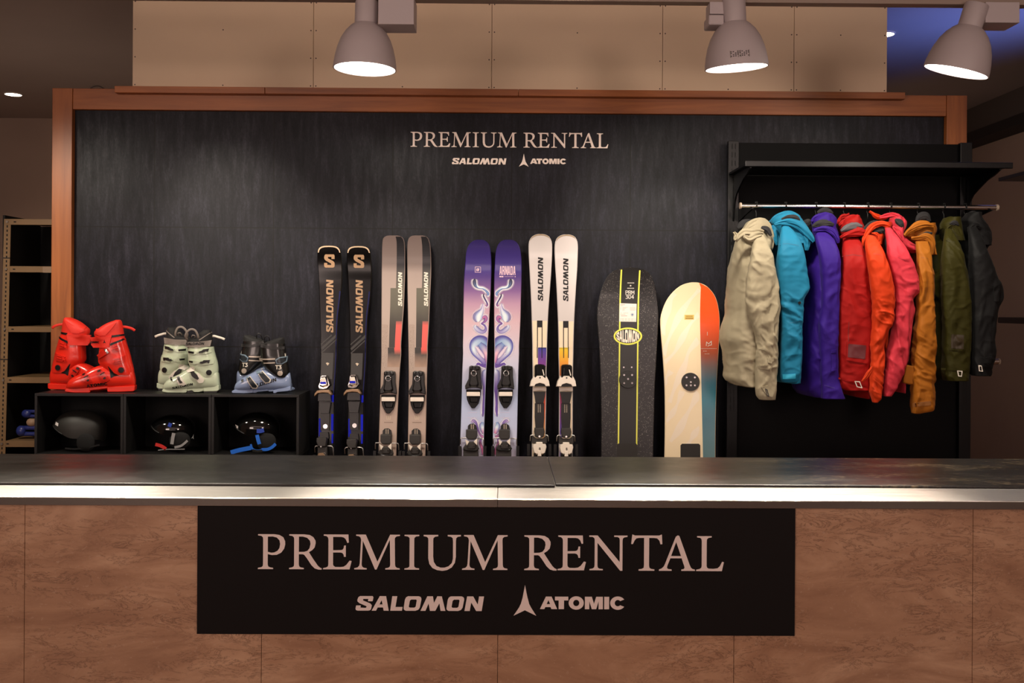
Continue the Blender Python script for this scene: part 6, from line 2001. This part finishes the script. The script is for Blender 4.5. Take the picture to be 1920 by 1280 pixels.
jacket('turquoise hooded jacket second from the left', blu, J2, 3.46, 2,
  [(105,112,150),(150,98,180),(190,86,200),(230,76,216),(320,62,236),(420,66,252),(490,72,262),(540,78,255),(575,82,235),(600,82,225),(700,86,222),(800,90,217),(900,86,216),(1000,82,214),(1060,80,205),(1110,84,190),(1130,95,180)],
  [(140,90,200),(200,62,215),(320,58,232),(480,62,245),(600,62,235),(720,62,232),(850,60,228),(1000,60,226),(1080,62,225),(1130,75,222)],
  [([(8,88,24),(50,58,40),(100,44,44),(150,42,46),(190,58,40),(205,78,26)],4.62,.8), ([(40,105,40),(90,92,46),(140,92,56),(195,112,64),(240,150,66),(280,195,48),(296,220,20)],4.50,.7), ([(205,130,60),(235,180,80),(250,230,60),(248,275,26)],4.53,.6), ([(30,110,40),(40,150,60),(50,200,50),(58,240,20)],4.56,.6)],
  [([(88,72,26),(130,62,30),(180,64,32),(204,84,22)],4.535,.7), ([(230,85,30),(255,95,50),(275,115,50)],4.62,.7)],
  [('cuff_strap',mat('strap_bright_blue',(44,168,206),.5),[(108,1082),(186,1076),(186,1108),(110,1112)],.005), ('cuff_tab',None,[(66,1070),(92,1062),(112,1110),(74,1110)],.004), ('logo_patch',PATCHW,[(76,1072),(88,1072),(106,1106),(84,1106)],.0055),
   ('zip_pocket',None,[(66,830),(84,820),(100,870),(110,890),(100,930),(74,935)],.005), ('buckle_strap',None,[(84,872),(112,868),(112,890),(86,896)],.008), ('drawcord_hole',LINING,circle(212,614,10,12),.003),
   ('stitch_line',mat('seam_blue',(26,104,138),.7),[(90,232),(140,226),(212,240)],.0008), ('stitch_line',mat('seam_blue',(26,104,138),.7),[(150,745),(222,735)],.0008)], hood=[(42,75,165),(62,35,203),(92,22,225),(120,35,248),(160,55,278),(200,62,296),(235,64,280)], amp=.010, yo=.012)
pur = cloth('cloth_violet', (45, 17, 117))
jacket('violet jacket with black collar lining, third from the left', pur, J2, 3.46, 3,
  [(135,335,392),(170,326,415),(210,322,438),(300,332,460),(400,345,465),(500,350,462),(600,350,456),(700,336,450),(800,330,448),(900,336,448),(1000,340,448),(1100,342,452),(1180,344,470),(1235,346,492)],
  [(150,310,420),(200,298,430),(300,282,440),(400,264,440),(480,256,420),(560,250,400),(620,246,380),(700,226,378),(800,218,376),(900,220,376),(1000,222,378),(1100,226,380),(1180,228,390),(1222,262,395)],
  [([(282,88,26),(310,60,40),(360,50,46),(410,54,42),(436,74,28)],4.58,.8), ([(296,150,34),(330,136,40),(380,136,46),(425,160,44),(448,200,40),(455,228,22)],4.52,.7)],
  [([(288,118,34),(330,102,46),(380,100,48),(428,108,36)],4.535,.8), ([(320,30,40),(370,18,44),(420,36,40)],4.66,.8)],
  [('chest_flap',None,[(262,400),(300,386),(322,394),(318,420),(264,428)],.003), ('cuff_tab',None,[(424,935),(450,930),(450,1035),(424,1040)],.004), ('cuff_strap',None,[(420,1040),(452,1030),(452,1052),(420,1060)],.006), ('cuff_strap',None,[(420,925),(452,918),(452,936),(420,942)],.006),
   ('elbow_pleat',None,[(262,640),(320,660),(330,690),(300,720),(262,700)],.006), ('stitch_line',mat('seam_violet',(52,28,118),.7),[(375,1150),(440,1170)],.0008), ('zip_mark',PATCHW,[(276,320),(282,322),(280,336),(274,334)],.002)], hood=[(47,325,415),(68,292,436),(95,284,440),(120,292,432),(150,292,444),(190,302,456),(222,318,458)], amp=.009, yo=.020)
red_ = cloth('cloth_dark_red', (148, 10, 6))
jacket('dark red jacket with clear pass pocket on the sleeve', red_, J3, 3.37, 4,
  [(185,98,192),(230,84,204),(300,70,216),(400,56,230),(500,46,240),(600,38,248),(700,35,255),(800,33,258),(900,35,254),(1000,36,244),(1080,36,240),(1130,38,237),(1150,70,234)],
  [(190,80,200),(300,66,220),(500,56,240),(700,50,250),(900,48,246),(1050,60,240),(1150,140,230),(1195,155,222)],
  [([(44,112,26),(80,85,38),(130,60,44),(166,52,34)],4.58,.7), ([(52,188,20),(90,170,36),(140,158,56),(190,150,60),(212,150,30)],4.50,.6), ([(36,100,20),(60,60,30),(110,40,20)],4.66,.8)],
  [([(56,145,30),(95,125,40),(150,112,44),(192,116,30)],4.535,.7)],
  [('pass_pocket',None,[(104,845),(240,855),(236,985),(100,962)],.004), ('pass_window',WINDOW,[(112,858),(222,868),(216,955),(106,942)],.0055), ('cuff_hem',None,[(50,1070),(228,1118),(227,1130),(50,1082)],.002), ('logo_patch',PATCHW,[(152,1096),(180,1098),(196,1136),(166,1130)],.0045), ('stitch_line',mat('seam_red',(120,14,12),.7),[(84,302),(150,292),(212,300)],.0008),
   ('stitch_line',mat('seam_red',(120,14,12),.7),[(116,720),(112,960)],.0008)], hood=[(50,112,165),(78,64,180),(112,46,194),(150,52,204),(185,70,210)], amp=.007, lining_m=GREYL, yo=.03)
ora = cloth('cloth_orange', (195, 54, 12))
jacket('bright orange jacket with creased sleeve, fifth from the left', ora, J3, 3.37, 5,
  [(165,252,286),(200,232,305),(240,224,318),(300,225,335),(400,236,360),(500,248,378),(560,256,386),(640,262,386),(700,265,382),(740,264,362),(800,258,340),(870,250,326),(950,248,326),(1050,246,322),(1130,245,316),(1190,246,302),(1228,258,282)],
  [(180,240,300),(300,222,320),(450,232,345),(600,246,355),(750,256,352),(850,262,348),(1000,262,346),(1130,270,338),(1170,285,330)],
  [([(196,245,26),(202,200,34),(226,150,40),(265,112,44),(320,98,46),(368,108,30)],4.52,.7), ([(250,160,16),(285,170,24),(300,210,22)],4.47,.6), ([(236,20,16),(270,45,24),(320,62,24),(350,62,16)],4.64,.7)],
  [([(255,165,30),(280,145,40),(320,140,44),(344,165,30)],4.535,.8), ([(188,200,20),(205,140,24),(250,95,24),(290,82,16)],4.53,.7)],
  [('hanging_strap',None,[(254,1000,24),(240,1030,26),(218,1062,26),(190,1096,24)],-.045), ('snap',PATCHW,circle(232,200,5,10),.008), ('hem_label',None,[(244,1160),(300,1172),(292,1200),(248,1190)],.003), ('stitch_line',mat('seam_orange',(176,44,10),.7),[(228,300),(280,285),(334,296)],.0008)], hood=[(92,262,368),(112,218,370),(150,204,342),(200,195,308),(235,196,300)], amp=.014, yo=-.02)
pin = cloth('cloth_coral_pink', (192, 49, 63))
jacket('coral pink jacket with hood flap to the right', pin, J3, 3.37, 6,
  [(118,366,396),(150,362,415),(200,358,442),(260,354,470),(330,358,500),(400,370,526),(470,386,542),(530,396,538),(575,400,505),(650,400,514),(700,396,503),(800,382,492),(880,366,480),(960,346,465),(1040,336,445),(1110,326,412),(1160,322,388),(1188,326,370)],
  [(150,366,425),(250,355,470),(400,372,515),(560,400,505),(700,400,500),(850,385,485),(1000,380,462),(1100,385,445),(1160,400,430)],
  [([(300,58,22),(345,48,28),(395,42,34),(435,62,32),(458,102,20)],4.62,.7), ([(425,190,36),(450,225,60),(490,255,62),(530,268,46),(556,268,24)],4.58,.6), ([(384,115,16),(420,160,30),(450,210,30)],4.50,.6)],
  [([(400,70,30),(430,95,40),(450,130,24)],4.54,.8), ([(360,150,20),(345,220,30),(350,300,20)],4.60,.7)],
  [('cuff_strap',None,[(345,930),(385,915),(392,965),(365,970),(345,985),(338,965)],.006), ('cuff_tab',None,[(318,1128),(336,1115),(372,1165),(360,1192),(330,1182)],.004), ('wrist_loop',None,[(338,1020),(360,1012),(368,1042),(344,1052)],.005), ('stitch_line',mat('seam_pink',(182,40,58),.7),[(362,330),(430,310),(498,335)],.0008)], hood=[(60,372,440),(90,366,458),(125,362,455),(165,358,440),(205,365,470),(245,390,520),(272,450,552)], amp=.014, yo=-.01)
mus = cloth('cloth_mustard', (153, 89, 17))
jacket('mustard jacket with the longest hanging sleeve', mus, J4, 3.2, 7,
  [(195,118,186),(230,110,188),(300,104,187),(400,100,184),(500,96,184),(600,94,186),(680,90,190),(750,85,192),(850,78,195),(950,71,195),(1050,67,195),(1130,67,193),(1180,68,188),(1215,70,165),(1232,72,100)],
  [(210,105,190),(300,92,196),(450,84,192),(600,62,190),(700,48,190),(800,36,190),(900,32,192),(960,24,195),(1010,22,212),(1045,26,205),(1060,40,150)],
  [([(18,165,26),(55,132,48),(100,108,56),(150,100,54),(196,112,30)],4.53,.75), ([(60,180,24),(100,180,40),(145,172,48),(178,196,44),(184,240,40),(182,280,22)],4.49,.6), ([(30,160,30),(80,158,44),(130,150,40)],4.56,.7)],
  [([(90,92,30),(110,58,46),(145,50,50),(172,80,40)],4.62,.8), ([(100,168,14),(150,155,20),(186,150,16)],4.52,.7)],
  [('hem_corner',None,[(24,938),(56,944),(90,950),(90,1062),(50,1058),(16,1050),(20,1000)],-.01), ('cuff_band',mat('mustard_band_dark',(128,76,20),.7),[(76,1172),(180,1158),(180,1182),(78,1196)],.003), ('cuff_tab',None,[(64,1166),(74,1170),(74,1210),(64,1205)],.006), ('zip_mark',PATCHW,[(72,306),(84,308),(90,322),(80,324)],.002), ('stitch_line',mat('seam_mustard',(132,76,16),.7),[(106,300),(150,292),(186,300)],.0008)], hood=[(94,132,192),(112,64,203),(140,30,204),(170,36,190),(205,80,190),(250,125,188),(285,155,186)], amp=.014, yo=-.015)  # cuff band in a darker mustard
oli = cloth('cloth_olive', (45, 42, 0))
jacket('olive green jacket with a clear pass pocket, second from the right', oli, J4, 3.2, 8,
  [(118,300,328),(150,285,338),(200,265,350),(260,252,362),(340,246,378),(400,244,392),(500,244,405),(600,248,411),(700,252,413),(800,252,410),(900,250,406),(960,250,402),(1010,252,399),(1035,262,394)],
  [(150,270,345),(200,258,350),(300,240,360),(380,212,368),(420,190,372),(500,192,374),(600,212,374),(700,205,372),(800,196,370),(900,198,366),(1000,206,362),(1030,220,355)],
  [([(236,130,30),(256,90,40),(295,70,46),(335,72,30)],4.60,.7), ([(262,140,20),(300,105,30),(335,125,44),(352,170,40),(362,200,20)],4.54,.6)],
  [([(290,95,20),(320,88,28),(345,105,20)],4.535,.7)],
  [('pass_pocket',None,[(304,748),(396,752),(394,856),(302,852)],.004), ('pass_window',mat('olive_window',(50,40,24),.4,spec=.3),[(312,758),(386,762),(382,846),(310,842)],.0055), ('logo_patch',PATCHW,[(348,978),(372,980),(370,1010),(354,1008)],.0045), ('cuff_hem',None,[(250,960),(400,968),(400,978),(250,972)],.003), ('stitch_line',mat('seam_olive',(42,40,8),.7),[(262,205),(300,190),(350,200)],.0008)], hood=[(58,264,342),(92,240,350),(130,240,354),(170,252,360),(200,262,362)], amp=.009, yo=.0)
bla = cloth('cloth_black', (13, 13, 14))
jacket('black jacket at the right end of the rail', bla, J4, 3.2, 9,
  [(108,432,482),(150,424,490),(200,418,500),(250,416,508),(300,415,526),(350,415,545),(430,415,574),(470,416,598),(510,417,602),(550,418,596),(600,420,570),(700,422,556),(800,425,546),(860,425,556),(900,425,550),(960,425,534),(1005,432,518)],
  [(120,420,490),(250,412,505),(430,412,560),(600,414,555),(800,416,540),(950,420,530),(1000,430,515)],
  [([(380,110,40),(400,70,60),(440,50,70),(468,80,50),(476,130,30)],4.62,.8), ([(474,112,30),(505,130,50),(518,170,44),(520,210,40),(508,245,30)],4.56,.7), ([(400,140,40),(440,110,50),(480,120,40)],4.53,.7)],
  [([(390,60,30),(430,36,40),(465,50,30)],4.66,.8)],
  [('pass_window',mat('black_window',(30,30,32),.4,spec=.3),[(436,750),(482,755),(476,826),(432,820)],.004), ('logo_patch',PATCHW,[(476,946),(490,948),(498,980),(484,978)],.0045), ('cuff_strap',None,[(500,900),(552,890),(550,930),(505,932)],.006), ('elbow_patch',None,[(560,450),(600,468),(598,560),(566,560)],.006)], hood=[(28,398,468),(62,376,476),(100,374,502),(140,380,522),(180,404,524),(228,430,514)], amp=.009, yo=.0)
